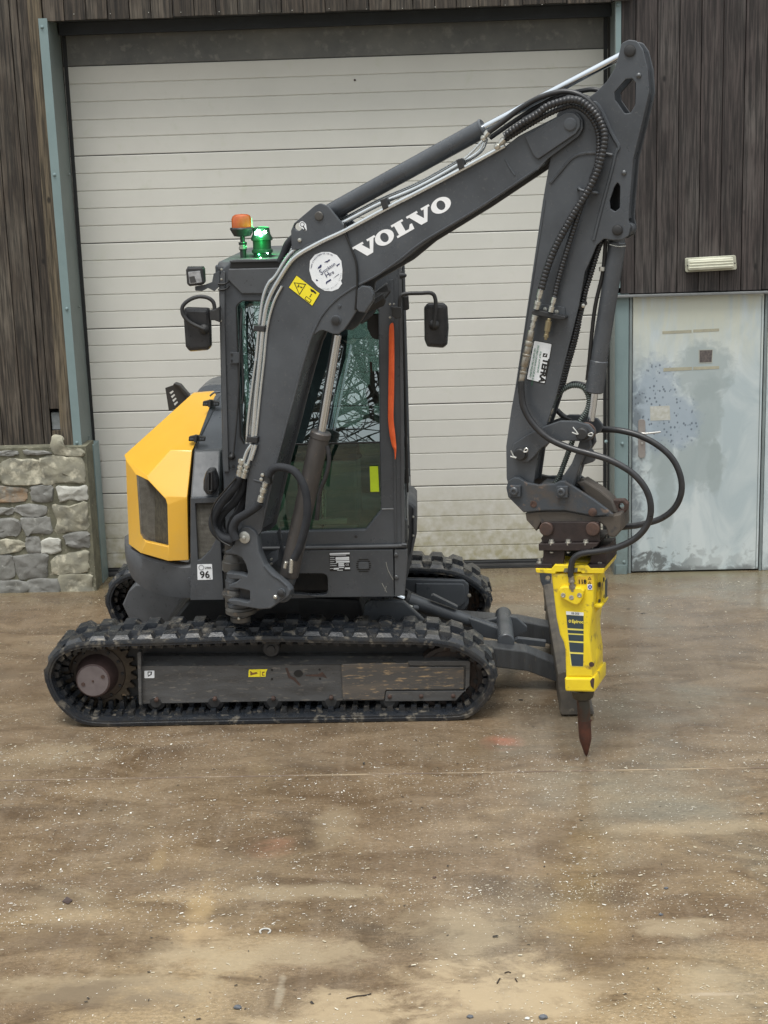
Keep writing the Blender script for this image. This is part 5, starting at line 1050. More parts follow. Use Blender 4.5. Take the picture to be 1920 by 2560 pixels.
plate('hose_bracket', [[(654, 1400), (680, 1380), (696, 1374), (696, 1398), (672, 1418), (664, 1414)]], BP, .0, .01, PAINT, SB, .002)
for y in (1398, 1409): lathe_fix('bolt', BP.p(679, y, 0), -BP.n, [(0, .008), (.006, .008), (.008, .002)], ZINC, SB, 8)
tube('bracket_rib', [BP.p(661, 1415, -.132), BP.p(680, 1436, -.132), BP.p(700, 1449, -.132), BP.p(716, 1465, -.132)], .006, PAINT, SB, n=6)
# --- boom
BOOM = [(600, 1335, 10), (605, 1305), (612, 1270), (619, 1180), (634, 1080), (648, 985), (668, 840), (677, 770), (690, 715, 30), (722, 652, 40), (764, 612, 20), (866, 577), (1000, 508), (1150, 430), (1250, 376), (1296, 340), (1393, 291), (1408, 282, 10), (1426, 278, 18), (1446, 284, 14), (1456, 300, 14), (1457, 322, 14), (1447, 340, 12), (1370, 397), (1345, 425), (1200, 522), (1060, 608), (1003, 655), (905, 712, 8), (901, 762, 14), (872, 808), (859, 826, 8), (845, 836, 8), (832, 835), (804, 824, 16), (783, 838, 12), (771, 864), (752, 930), (733, 1000), (712, 1085), (691, 1165), (653, 1330, 8), (640, 1345), (620, 1350)]
nb = plate('boom', [BOOM], BP, -.115, .012, PAINT, EX, .004)
BOOM2 = [q for q in BOOM]
plate('boom_far_plate', [BOOM2], BP, .085, .012, PAINT, nb, .004, ref=-.115)
BIN = [(612, 1315), (622, 1180), (650, 1000), (672, 840), (682, 770), (695, 718, 30), (727, 656, 40), (768, 618, 20), (868, 582), (1000, 514), (1250, 381), (1300, 347), (1380, 302), (1392, 330), (1345, 412), (1200, 512), (1060, 598), (1000, 645), (900, 702), (833, 752, 12), (800, 798, 12), (766, 864), (745, 930), (726, 1000), (705, 1085), (684, 1165), (648, 1325)]
def wall_strip(name, pts, pl, o0, o1, m, parent):
    P_ = fillet(pts); uv = [pl.uv(x, y, o0) for x, y in P_]; n_ = len(uv); vs2 = [pl.w(u, z, o0) for u, z in uv]+[pl.w(u, z, o1) for u, z in uv]
    return raw(name, vs2, [(i, (i+1) % n_, (i+1) % n_+n_, i+n_) for i in range(n_)], m, parent, sm=.5)
wall_strip('boom_web', BIN, BP, -.104, .086, PAINT, nb)
tube('weld_seam', [BP.p(x, y, -.116) for x, y in ((1340, 424), (1200, 518), (1060, 602), (1000, 648), (940, 690), (893, 714), (855, 738), (829, 760), (808, 785), (797, 803), (783, 832), (771, 864), (752, 930), (733, 1000), (710, 1085), (690, 1160), (660, 1290))], .006, PAINT, nb, n=6)
tube('weld_seam', [BP.p(x, y, -.116) for x, y in ((1262, 396), (1275, 420), (1287, 438))], .004, PAINT, nb, n=6)
tube('weld_seam', [BP.p(x, y, -.116) for x, y in ((634, 1200), (650, 1204), (665, 1210))], .004, PAINT, nb, n=6)
plate('pivot_plate', [[(1311, 341, 8), (1406, 286), (1416, 281, 10), (1436, 283, 12), (1450, 298, 12), (1450, 318, 12), (1440, 334, 8), (1343, 400, 8), (1330, 384)]], BP, -.130, .014, PAINT, nb, .005)
lathe_fix('pivot_pin', BP.p(1426, 311, -.13), -BP.n, [(0, .032), (.004, .032), (.006, .026), (.008, .026), (.010, .006), (.0102, .001)], PAINT, nb, 28)
plate('cylinder_lug', [[(729, 625), (727, 577, 6), (735, 558, 8), (787, 514, 10), (800, 508, 8), (819, 515, 10), (850, 553), (870, 572), (800, 610), (762, 622)], circ(745, 567, 10, 16)], BP, -.10, .02, PAINT, nb, .003)
plate('cylinder_lug', [[(729, 625), (727, 577, 6), (735, 558, 8), (787, 514, 10), (800, 508, 8), (819, 515, 10), (850, 553), (870, 572), (800, 610), (762, 622)]], BP, .06, .02, PAINT, nb, .003, ref=-.10)
lathe_fix('cylinder_pin', BP.p(798, 540, -.10), -BP.n, [(0, .024), (.006, .024), (.010, .020), (.011, .001)], KPM, nb, 20)
lathe_fix('bolt', BP.p(750, 600, -.10), -BP.n, [(0, .011), (.008, .010), (.010, .002)], ZINC, nb, 10)
plate('hook_sticker', [[(748, 556, 7), (756, 552, 7), (765, 560, 6), (767, 575, 4), (762, 579, 4), (757, 572, 3), (748, 565, 5)]], BP, -.1012, .001, WHITE, nb, 0)
plate('sticker_print', [circ(755.5, 561, 5.5), circ(755.5, 561, 4.3)], BP, -.1022, .001, BLK, nb, 0)
plate('sticker_print', [[(756, 565, 1), (759, 565, 1), (765, 575, 2), (762, 578, 2), (758, 574), (760, 573), (762, 575)]], BP, -.1022, .001, BLK, nb, 0)
plate('cylinder_boss', [circ(839, 801, 13, 16)], BP, -.122, .012, PAINT, nb, .003)
lathe_fix('cylinder_pin', BP.p(839, 801, -.122), -BP.n, [(0, .022), (.006, .022), (.008, .018), (.009, .001)], DARK, nb, 20)
lathe_fix('bolt', BP.p(849, 765, -.115), -BP.n, [(0, .011), (.006, .009), (.007, .001)], PAINT, nb, 10)
plate('light_guard', [[(893, 722, 6), (905, 714), (925, 716, 12), (934, 735, 12), (932, 752), (912, 782), (896, 780), (890, 770)]], BP, -.13, .03, PAINT, nb, .006)
hexa('boom_lamp', [at(930, 752, 8.36), at(955, 735, 8.36), at(965, 752, 8.40), at(960, 765, 8.40), at(915, 782, 8.36)], .06, DARK, nb, .005)
for i in range(8): plate('cooling_fin', [[(934+i*3.2, 748-i*2), (936+i*3.2, 747-i*2), (939+i*3.2, 758-i*2), (937+i*3.2, 760-i*2)]], FP, 8.335, .02, PAINT, nb, 0)
hexa('bracket_under_boom', [at(885, 800, 8.45), at(897, 742, 8.45), at(940, 728, 8.48), at(968, 705, 8.48), at(978, 730, 8.48), at(930, 790, 8.45), at(905, 812, 8.45)], .05, DARK, nb, .01)
# VOLVO lettering
Lx, Ly = np.array([.8686, -.4955]), np.array([-.4955, -.8686]); LO = np.array([897, 651.]); Hc = 36.
def LP(s, t): return tuple(LO+Lx*s+Ly*t)
def letter(outs): return plate('letter', [[LP(*q) for q in o_] for o_ in outs], BP, -.1165, .0013, LETW, nb, 0)
def Vl(s): letter([[(s, Hc), (s+31, Hc), (s+31, Hc-5.5), (s+25.5, Hc-5.5), (s+38, Hc*.30), (s+48, Hc-5.5), (s+42, Hc-5.5), (s+42, Hc), (s+65, Hc), (s+65, Hc-5.5), (s+59.5, Hc-5.5), (s+41, -.5), (s+24, -.5), (s+6, Hc-5.5), (s, Hc-5.5)]])
def Ol(s, w_=50): letter([[(s+w_/2+w_/2*math.cos(a), Hc/2+(Hc/2+1)*math.sin(a)) for a in np.linspace(0, 2*math.pi, 33)[:-1]], [(s+w_/2+w_*.205*math.cos(a), Hc/2+Hc*.34*math.sin(a)) for a in np.linspace(0, 2*math.pi, 25)[:-1]]])
Vl(0); Ol(59); letter([[(112, Hc), (145, Hc), (145, Hc-5.5), (138, Hc-5.5), (138, 6), (148, 6), (155, 15), (161, 15), (160, 0), (112, 0), (112, 5.5), (119, 5.5), (119, Hc-5.5), (112, Hc-5.5)]]); Vl(156); Ol(220, 53)
# round hire sticker
cx_, cy_ = 815, 678
plate('hire_sticker', [[(773.5, 676), (775, 652), (787, 637), (805, 630), (824, 630), (842, 638), (853, 652), (856, 676), (855, 697), (852, 702), (855, 709), (846, 722), (830, 728), (812, 727), (795, 717), (780, 700)]], BP, -.1168, .0012, WHITE, nb, 0)
dp = lambda x, y: (700+x*.1206, 600+y*.1206)
text('sticker_print', 'S', BP, -.1182, dp(845, 730), dp(930, 680), .040, NAVY, nb); text('sticker_print', 'tockton', BP, -.1182, dp(905, 688), dp(1110, 545), .026, NAVY, nb)
text('sticker_print', 'H', BP, -.1182, dp(960, 790), dp(1040, 740), .038, NAVY, nb); text('sticker_print', 'ire', BP, -.1182, dp(1040, 740), dp(1110, 695), .026, NAVY, nb)
arc = 'WWW.STOCKTONHIRE.CO.UK'
for i, ch in enumerate(arc):
    a = R(172-i*(172-66)/(len(arc)-1)); q = lambda r_, da=0: (cx_+r_*.84*math.cos(a+da)-1, cy_-1-r_*math.sin(a+da))
    if ch != ' ': text('sticker_print', ch, BP, -.1182, q(42), q(42, -.09), .0095, NAVY, nb)
arc = '01480 861361 07966'
for i, ch in enumerate(arc):
    a = R(-105+i*(105-8)/(len(arc)-1)); q = lambda r_, da=0: (cx_+r_*.84*math.cos(a+da)+1, cy_+1-r_*math.sin(a+da))
    if ch != ' ': text('sticker_print', ch, BP, -.1182, q(45), q(45, .09), .0085, mat('grey_print', None), nb)
def sil(pts): plate('sticker_print', [[dp(*q) for q in pts]], BP, -.1182, .001, NAVY, nb, 0)
sil([(780, 605), (790, 560), (820, 540), (830, 515), (862, 508), (862, 550), (835, 580), (800, 590)]); sil([(918, 468), (945, 440), (985, 430), (1010, 402), (1035, 405), (1030, 430), (1000, 445), (975, 470), (950, 458)])
sil([(1165, 520), (1200, 500), (1232, 480), (1235, 505), (1200, 530), (1180, 552)]); sil([(950, 905), (955, 865), (1050, 805), (1062, 835), (980, 885), (965, 915)]); sil([(740, 825), (755, 815), (768, 822), (790, 835), (770, 850), (748, 845)]); sil([(1100, 790), (1220, 700), (1228, 705), (1160, 755)])
# yellow warning sticker
plate('warning_sticker', [[dp(335, 728)+(1,), dp(832, 1106)+(1,), dp(670, 1374)+(1,), dp(172, 985)+(1,)]], BP, -.1166, .0008, BLK, nb, 0)
plate('warning_sticker', [[dp(343, 740), dp(820, 1108), dp(668, 1360), dp(185, 982)]], BP, -.1178, .0008, YST, nb, 0)
def wpr(*o): plate('sticker_print', [[dp(*q) for q in p_] for p_ in o], BP, -.1188, .0008, BLK, nb, 0)
wpr([(283, 878), (543, 912), (403, 1142)], [(307, 893), (520, 924), (402, 1115)]); wpr([(385, 920), (400, 925), (402, 940), (388, 945), (392, 965), (372, 985), (355, 975), (375, 945)]); wpr([(400, 962), (440, 965), (468, 980), (440, 998), (430, 985), (405, 975)])
wpr([(620, 1008), (640, 1010), (660, 1022), (705, 1045), (755, 1095), (745, 1118), (720, 1110), (690, 1085), (650, 1075), (632, 1050), (640, 1030)]); wpr([(648, 1110), (663, 1140), (652, 1138), (632, 1165), (640, 1170), (622, 1190), (605, 1160), (618, 1162), (640, 1132), (634, 1130)])
wpr([(540, 1163), (656, 1245), (620, 1308), (507, 1222)], [(544, 1177), (641, 1246), (616, 1292), (520, 1220)])
# --- cylinders in the boom plane
BC = raw('boom_cylinder', [], [], PAINT, EX)
def cylw(pl, a, b, r, off=0, **k): return cyl(k.pop('name'), pl.p(*a, off), pl.p(*b, off), r, k.pop('m'), k.pop('parent'), **k)
cylw(BP, (722, 1440), (801, 1087), .054, .02, name='barrel', m=mat('brown_grey_barrel', (.085, .078, .074), .42, .1, (.062, .058, .056), 5, speck=(.14, .11, .085), speck_scale=30, speck_amt=(.64, .72), rvar=.1), parent=BC, n=32)
cylw(BP, (799, 1096), (803, 1078), .058, .02, name='gland', m=MATS['brown_grey_barrel'], parent=BC, n=32)
cylw(BP, (802, 1085), (843, 835), .0255, .02, name='rod', m=CHROME, parent=BC, n=24)
cyl('rod_eye', BP.p(843, 808, -.07), BP.p(843, 808, .09), .045, DARK, BC)
cyl('base_eye', BP.p(706, 1482, -.07), BP.p(712, 1476, .12), .055, PAINT, BC); cylw(BP, (708, 1475), (724, 1430), .05, .02, name='base_neck', m=PAINT, parent=BC)
lathe_fix('grease_port', BP.p(752, 1376, -.035), -BP.n, [(0, .014), (.01, .014), (.011, .006)], KPM, BC, 12)
tube('cylinder_hose', [BP.p(x, y, -.07) for x, y in ((818, 1115), (823, 1150), (815, 1190), (800, 1230), (792, 1300))], .012, HOSE, BC)
cylw(BP, (712, 1420), (716, 1404), .012, -.07, name='hose_fitting', m=ZINC, parent=BC); cylw(BP, (726, 1432), (728, 1416), .016, -.06, name='port_boss', m=MATS['brown_grey_barrel'], parent=BC)
cylw(BP, (727, 1432), (729, 1398), .011, -.085, name='hose_fitting', m=ZINC, parent=BC)
hexa('cylinder_tube_guard', [BP.p(692, 1330, .1), BP.p(700, 1320, .1), BP.p(714, 1400, .1), BP.p(708, 1412, .1)], .02, PAINT, BC, .004)
AC = raw('arm_cylinder', [], [], PAINT, EX)
cylw(BP, (822, 534), (1208, 321), .047, 0, name='barrel', m=PAINT, parent=AC, n=32); cylw(BP, (1204, 323), (1211, 319), .050, 0, name='gland', m=PAINT, parent=AC, n=32); cylw(BP, (798, 543), (824, 533), .040, 0, name='base_eye', m=PAINT, parent=AC)
cylw(BP, (1208, 321), (1562, 135), .0195, 0, name='rod', m=CHROME, parent=AC, n=24)
cyl('rod_eye', BP.p(1575, 127, -.05), BP.p(1575, 127, .05), .04, PAINT, AC)
# --- arm (dipper)
ARMO = [(1549, 128, 20), (1553, 108, 16), (1572, 99, 16), (1592, 102, 16), (1607, 124, 16), (1619, 171, 12), (1623, 231, 16), (1605, 309, 16), (1583, 397), (1574, 500), (1571, 548), (1576, 568, 8), (1571, 590, 8), (1555, 600, 10), (1532, 601, 6), (1510, 597, 6), (1491, 614, 10), (1483, 634), (1462, 681), (1447, 765), (1420, 873), (1394, 980), (1366, 1064), (1346, 1126), (1337, 1190), (1334, 1212), (1270, 1212, 6), (1266, 1195), (1265, 1116), (1278, 1023), (1295, 930), (1313, 801), (1357, 500), (1375, 397), (1385, 330), (1392, 284, 12), (1420, 264, 14), (1466, 248), (1489, 231), (1516, 204), (1536, 172)]
H1 = [(1565, 198, 4), (1580, 196, 4), (1589, 207, 5), (1588, 261, 6), (1577, 282, 6), (1562, 284, 5), (1538, 250, 4), (1536, 231, 5)]; H2 = [(1544, 455, 4), (1550, 466, 3), (1549, 520, 6), (1538, 529, 6), (1526, 522, 5), (1524, 502, 4), (1535, 469, 3)]
am = plate('arm', [ARMO, H1, H2], BP, -.088, .014, PAINT, EX, .004)
plate('arm_far_plate', [[(x, y, *r) for x, y, *r in ARMO], H1], BP, .060, .014, PAINT, am, .004, ref=-.088)
AIN = [(1400, 300), (1470, 262), (1478, 262), (1546, 366), (1535, 400), (1498, 544), (1482, 600), (1455, 680), (1441, 760), (1415, 873), (1388, 980), (1360, 1064), (1340, 1126), (1330, 1205), (1273, 1205), (1271, 1116), (1284, 1023), (1320, 801), (1363, 500), (1381, 397)]
wall_strip('arm_web', AIN, BP, -.075, .061, PAINT, am)
AWB = [(1609, 130), (1617, 171), (1620, 231), (1602, 309), (1581, 397), (1571, 500), (1569, 548)]
uvw = [BP.uv(x-5, y, -.08) for x, y in AWB]; n_ = len(uvw)
raw('arm_back_web', [BP.w(u, z, -.075) for u, z in uvw]+[BP.w(u, z, .061) for u, z in uvw]+[BP.w(u-.02, z, -.075) for u, z in uvw]+[BP.w(u-.02, z, .061) for u, z in uvw], [(i, i+1, i+1+n_, i+n_) for i in range(n_-1)]+[(i+2*n_, i+1+2*n_, i+1+3*n_, i+3*n_) for i in range(n_-1)], PAINT, am)
for pts, r_ in (([(1478, 257), (1492, 260), (1506, 282), (1530, 335), (1547, 366), (1540, 382), (1531, 420), (1515, 480), (1498, 544), (1484, 600)], .009), ([(1376, 458), (1400, 430), (1430, 396), (1460, 384), (1500, 383), (1531, 388)], .008), ([(1362, 500), (1357, 540), (1313, 820), (1290, 970)], .004), ([(1445, 765), (1418, 873), (1391, 980)], .004)):
    tube('weld_seam', [BP.p(x, y, -.089) for x, y in pts], r_, PAINT, am, n=6)
for x, y, r_, m_ in ((1575, 127, .024, DARK), (1544, 575, .022, DARK)): lathe_fix('pin_cap', BP.p(x, y, -.088), -BP.n, [(0, r_+.005), (.004, r_+.005), (.005, r_), (.010, r_), (.012, r_*.8), (.0125, .001)], m_, am, 24)
for x, y in ((1597, 189), (1560, 432)): lathe_fix('bolt', BP.p(x, y, -.088), -BP.n, [(0, .013), (.006, .012), (.010, .006), (.011, .001)], mat('stud_grey', None), am, 12)
plate('pin_boss', [circ(1568, 572, 16, 20)], BP, .0, .09, PAINT, am, .008)
tube('hose_guide', [BP.p(1446, 474, -.09), BP.p(1447, 470, -.12), BP.p(1455, 476, -.135), BP.p(1490, 482, -.135), BP.p(1493, 484, -.09)], .0075, PAINT, am)
# bucket cylinder
KC = raw('bucket_cylinder', [], [], PAINT, EX)
cylw(BP, (1544, 604), (1496, 905), .043, -.01, name='barrel', m=PAINT, parent=KC, n=32); cylw(BP, (1497, 900), (1485, 981), .047, -.01, name='barrel_end', m=PAINT, parent=KC, n=32); cylw(BP, (1545, 575), (1543, 612), .036, -.01, name='base_eye', m=PAINT, parent=KC)
cylw(BP, (1486, 980), (1476, 1052), .021, -.01, name='rod', m=CHROME, parent=KC, n=24); cyl('rod_eye', BP.p(1470, 1080, -.05), BP.p(1470, 1080, .05), .042, KPM, KC)
tube('hard_line', [BP.p(x, y, -.03) for x, y in ((1514, 603), (1507, 681), (1489, 760), (1480, 830), (1473, 905), (1468, 950))], .010, BLK, KC)
lathe_fix('hose_clip', BP.p(1505, 672, -.04), (0, 0, 1), [(-.012, .012), (-.01, .015), (.008, .015), (.01, .012)], ZINC, KC, 12); tube('wear_band', [BP.p(x, y, -.055) for x, y in ((1524, 611), (1545, 616), (1565, 615))], .003, ZINC, KC, n=6)
# linkage
LK = raw('bucket_linkage', [], [], PAINT, EX)
ROCK = [(1283, 1110), (1320, 1085), (1366, 1064), (1400, 1052), (1440, 1053, 8), (1472, 1062, 10), (1487, 1080, 10), (1480, 1097, 8), (1465, 1104, 8), (1415, 1102), (1376, 1107), (1352, 1122), (1335, 1142), (1320, 1156, 6), (1300, 1156, 8), (1286, 1144, 8), (1280, 1126, 8)]
plate('rocker', [ROCK], BP, -.115, .022, PAINT, LK, .005); plate('rocker', [ROCK], BP, .08, .022, PAINT, LK, .005, ref=-.115)
LINK = [(1449, 1100), (1475, 1098), (1478, 1115), (1462, 1140), (1450, 1165), (1432, 1225), (1402, 1222), (1404, 1195), (1428, 1160), (1440, 1130)]
plate('link', [LINK], BP, -.07, .03, PAINT, LK, .008); plate('link', [LINK], BP, .035, .03, PAINT, LK, .008, ref=-.07)
plate('link_tab', [[(1445, 1120), (1470, 1118), (1487, 1140, 6), (1484, 1155, 6), (1462, 1162, 4), (1450, 1165), (1445, 1215), (1436, 1215), (1440, 1160)]], BP, -.03, .05, PAINT, LK, .006)
for x, y, off in ((1457, 1083, -.115), (1303, 1134, -.115)):
    lathe_fix('link_pin', BP.p(x, y, off), -BP.n, [(0, .036), (.006, .036), (.008, .030), (.03, .030), (.034, .026), (.035, .001)], DARK, LK, 24)
    if x > 1400: cyl('link_bush', BP.p(x+8, y-4, off+.02), BP.p(x+8, y-4, .09), .048, RUST, LK)
for pts in ([(1432, 1068), (1442, 1080), (1446, 1086)], [(1430, 1081), (1444, 1086)], [(1470, 1086), (1478, 1082), (1482, 1085), (1479, 1090), (1470, 1088)], [(1277, 1126), (1284, 1140), (1291, 1144)], [(1276, 1141), (1290, 1145)], [(1309, 1130), (1314, 1121), (1319, 1123), (1317, 1129), (1310, 1130)]):
    tube('split_pin', [BP.p(x, y, -.15) for x, y in pts], .0032, mat('bright_wire', (.8, .8, .76), .35, .6), LK, n=6)
# --- quick coupler
QC = raw('quick_coupler', [], [], COUP, EX)
QN = [(1265, 1220, 8), (1270, 1203, 8), (1283, 1194, 8), (1297, 1194, 8), (1315, 1206), (1343, 1212), (1386, 1210), (1398, 1203, 8), (1412, 1203, 8), (1430, 1214), (1485, 1250), (1515, 1272), (1532, 1286), (1485, 1291), (1470, 1287), (1412, 1276), (1366, 1276), (1330, 1279), (1309, 1282), (1270, 1243)]
plate('coupler_side', [QN], BP, -.125, .025, COUP, QC, .005); plate('coupler_side', [QN], BP, .10, .025, COUP, QC, .005, ref=-.125)
plate('coupler_body', [[(1318, 1276), (1330, 1225), (1345, 1215), (1390, 1220), (1430, 1225), (1480, 1260), (1520, 1290), (1500, 1306), (1352, 1306), (1318, 1301)]], BP, -.099, .198, COUP, QC, .004)
plate('coupler_base', [[(1313, 1284), (1345, 1279), (1412, 1278), (1485, 1292), (1530, 1290), (1552, 1284, 5), (1554, 1324), (1538, 1344, 8), (1521, 1341, 4), (1514, 1318), (1500, 1307), (1352, 1307), (1340, 1328), (1330, 1316), (1316, 1301)]], BP, -.105, .21, mat('scuffed_coupler_edge', (.075, .068, .062), .5, .2, (.10, .085, .07), 9, bump=.4, speck=(.045, .045, .048), speck_scale=14, rvar=.1), QC, .006)
plate('lifting_eye', [[(1524, 1250, 4), (1560, 1249, 6), (1570, 1260, 7), (1568, 1275, 6), (1556, 1290), (1540, 1290), (1530, 1270)], circ(1553, 1267, 7, 14, 9)], BP, -.02, .045, RUST, QC, .006)
plate('coupler_hook', [[(1440, 1206), (1460, 1200), (1500, 1225), (1530, 1250), (1545, 1285), (1500, 1280), (1480, 1255)]], BP, -.04, .10, mat('scuffed_coupler_edge', None), QC, .01)
for x, y in ((1287, 1228), (1405, 1230)):
    plate('pin_block', [[(x-15, y-14, 3), (x+14, y-14, 3), (x+14, y+15, 3), (x-15, y+15, 3)]], BP, -.150, .025, COUP, QC, .004)
    lathe_fix('coupler_pin', BP.p(x-2, y, -.15), -BP.n, [(0, .022), (.006, .022), (.010, .018), (.011, .011), (.004, .010), (.003, .001)], PAINT, QC, 24)
lathe_fix('spring_pin', BP.p(1334, 1260, -.125), -BP.n, [(0, .018), (.003, .018), (.004, .011), (.001, .010), (.001, .001)], RUST, QC, 20)
lathe_fix('spring_pin', BP.p(1482, 1280, -.125), -BP.n, [(0, .022), (.008, .022), (.010, .018), (.0105, .001)], RUST, QC, 20)
cyl('coupler_cross_tube', BP.p(1290, 1203, -.08), BP.p(1290, 1203, .08), .04, PAINT, QC)
# --- boom pipes and hoses
HS = raw('hydraulic_lines', [], [], PIPE, EX)
outer = [(630, 1110), (628, 1050), (636, 960), (645, 860), (652, 790), (660, 740), (673, 708), (690, 690), (728, 633), (790, 592), (866, 553), (951, 509), (1050, 466), (1150, 410), (1200, 378), (1215, 345)]
inner = [(632, 1100), (640, 997), (650, 900), (660, 800), (672, 748), (697, 700), (736, 645), (800, 606), (866, 575), (960, 524), (1060, 473), (1160, 420), (1262, 364)]
third = [(640, 1090), (650, 990), (660, 900), (668, 820), (684, 757), (705, 715)]
tube('hard_pipe', [BP.p(x, y, -.06) for x, y in outer], .0125, PIPE, HS); tube('hard_pipe', [BP.p(x, y, -.124) for x, y in inner], .0125, PIPE, HS); tube('hard_pipe', [BP.p(x, y, -.122) for x, y in third], .008, PIPE, HS)
tube('hard_pipe', [BP.p(x, y-9, .04) for x, y in outer[8:14]], .010, PIPE, HS)
tube('hard_pipe', [BP.p(x, y, -.09) for x, y in ((618, 1108), (620, 1060), (628, 990), (640, 900))], .009, PIPE, HS)
for (x, y, a) in ((648, 822, .1), (630, 1100, .15), (960, 512, -.5), (1150, 412, -.5)):
    dx_, dy_ = (14, 5) if a > 0 else (9, 11)
    if a > 0: q = [(x-dx_, y-9), (x+dx_, y-7), (x+dx_-2, y+8), (x-dx_-2, y+6)]
    else: q = [(x-11, y-12), (x+4, y-17), (x+11, y+7), (x-3, y+14)]
    plate('pipe_clamp', [q], BP, -.14, .05, DARK, HS, .004)
for pts in ([(630, 1110), (618, 1128), (610, 1150), (608, 1160)], [(634, 1112), (628, 1135), (620, 1160)], [(640, 1112), (636, 1126), (628, 1150)]): tube('hard_pipe', [BP.p(x, y, -.13) for x, y in pts], .0105, PIPE, HS)
for (a, b) in (((605, 1148), (598, 1190)), ((618, 1160), (609, 1194))):
    A, B = BP.p(*a, -.13), BP.p(*b, -.13); d_ = nrm(B-A); L_ = np.linalg.norm(B-A)
    lathe_fix('hose_fitting', A, d_, [(0, .010), (L_*.02, .019), (L_*.22, .019), (L_*.24, .012), (L_*.38, .012), (L_*.40, .018), (L_*.55, .018), (L_*.57, .013), (L_*.66, .013), (L_*.68, .017), (L_, .017)], ZINC, HS, 12)
for k, pts in enumerate(([(598, 1190), (588, 1215), (566, 1240), (544, 1272), (532, 1300), (536, 1325), (556, 1345), (585, 1352)], [(609, 1194), (604, 1225), (586, 1255), (560, 1280), (545, 1310), (552, 1335), (580, 1350)], [(612, 1200), (612, 1240), (600, 1275), (582, 1300), (575, 1330), (585, 1355)], [(600, 1215), (570, 1250), (552, 1290), (556, 1330), (590, 1362)],
                         [(606, 1230), (596, 1270), (586, 1310), (592, 1350)])):
    tube('sleeved_hose', [BP.p(x, y, -.13+.05*k) for x, y in pts], .024-.001*k, SLEEVE, HS, n=12)
tube('cable', [BP.p(x, y, -.16) for x, y in ((590, 1195), (566, 1222), (535, 1262), (528, 1300), (545, 1345), (575, 1365))], .005, BLK, HS)
# hose with fittings on boom foot
plate('hose_bracket', [[(655, 1182, 2), (664, 1180, 2), (666, 1190), (675, 1192), (675, 1212, 2), (656, 1210, 2)]], BP, -.15, .035, DARK, HS, .003)
for x, y in ((657, 1187), (654, 1198)): lathe_fix('bolt', BP.p(x, y, -.15), -BP.n, [(0, .011), (.008, .010), (.010, .002)], ZINC, HS, 10)
A, B = BP.p(664, 1206, -.16), BP.p(650, 1254, -.16); d_ = nrm(B-A); L_ = np.linalg.norm(B-A)
lathe_fix('hose_fitting', A, d_, [(0, .016), (L_*.2, .016), (L_*.21, .012), (L_*.3, .012), (L_*.31, .019), (L_*.5, .019), (L_*.52, .013), (L_*.7, .013), (L_*.71, .018), (L_, .018)], ZINC, HS, 12)
tube('sleeved_hose', [BP.p(x, y, -.16) for x, y in ((650, 1256), (640, 1268), (615, 1285), (592, 1300), (582, 1325), (590, 1350))], .024, SLEEVE, HS, n=12)
tube('sleeved_hose', [BP.p(x, y, -.17) for x, y in ((670, 1190), (683, 1172), (705, 1168), (735, 1178), (755, 1205), (766, 1240), (768, 1290), (760, 1330), (748, 1370), (735, 1398))], .022, SLEEVE, HS, n=12)
tube('cable', [BP.p(x, y, -.125) for x, y in ((862, 560), (864, 585), (878, 620), (890, 655), (893, 700), (891, 740), (888, 775))], .0055, BLK, HS)
tube('sleeved_hose', [BP.p(x, y, .04) for x, y in ((740, 590), (720, 610), (708, 640), (700, 655))], .022, SLEEVE, HS, n=12)
# hoses over the boom head and down the arm
hA = [(1262, 340), (1300, 312), (1340, 288), (1369, 266), (1411, 252), (1441, 250), (1465, 262), (1489, 284), (1505, 312), (1512, 345), (1504, 392), (1490, 436), (1466, 484), (1430, 542), (1395, 605), (1375, 651), (1361, 693), (1353, 724)]
hB = [(1262, 350), (1300, 326), (1350, 296), (1390, 276), (1430, 264), (1460, 276), (1482, 300), (1496, 335), (1496, 390), (1484, 440), (1466, 484), (1448, 530), (1434, 572), (1417, 627), (1398, 690), (1386, 742)]
tube('spiral_hose', [BP.p(x, y, -.150) for x, y in hA], .0175, HOSE, HS, ribs=(.019, .0018), n=12); tube('spiral_hose', [BP.p(x, y, -.118) for x, y in hB], .0135, HOSE, HS, ribs=(.016, .0016), n=10)
tube('smooth_hose', [BP.p(x, y, -.10) for x, y in ((1222, 330), (1260, 302), (1300, 272), (1345, 246), (1393, 231), (1430, 231), (1465, 247), (1492, 275), (1503, 310), (1502, 380), (1478, 450))], .014, HOSE, HS, n=10)
tube('smooth_hose', [BP.p(x, y, .02) for x, y in ((1225, 345), (1290, 300), (1350, 262), (1400, 240), (1450, 228), (1485, 224), (1510, 232))], .012, HOSE, HS, n=10)
tube('smooth_hose', [BP.p(x, y, -.02) for x, y in ((1310, 300), (1380, 262), (1440, 240), (1480, 250))], .014, HOSE, HS, n=10)
for (a, b, off) in (((1205, 352), (1222, 330), -.10), ((1238, 372), (1262, 348), -.13)):
    A, B = BP.p(*a, off), BP.p(*b, off); d_ = nrm(B-A); L_ = np.linalg.norm(B-A)
    lathe_fix('hose_fitting', A, d_, [(0, .011), (L_*.2, .018), (L_*.4, .018), (L_*.42, .012), (L_*.6, .012), (L_*.62, .018), (L_, .018)], ZINC, HS, 10)
tube('hard_pipe', [BP.p(x, y, -.11) for x, y in ((1160, 398), (1180, 380), (1206, 352))], .006, PIPE, HS)
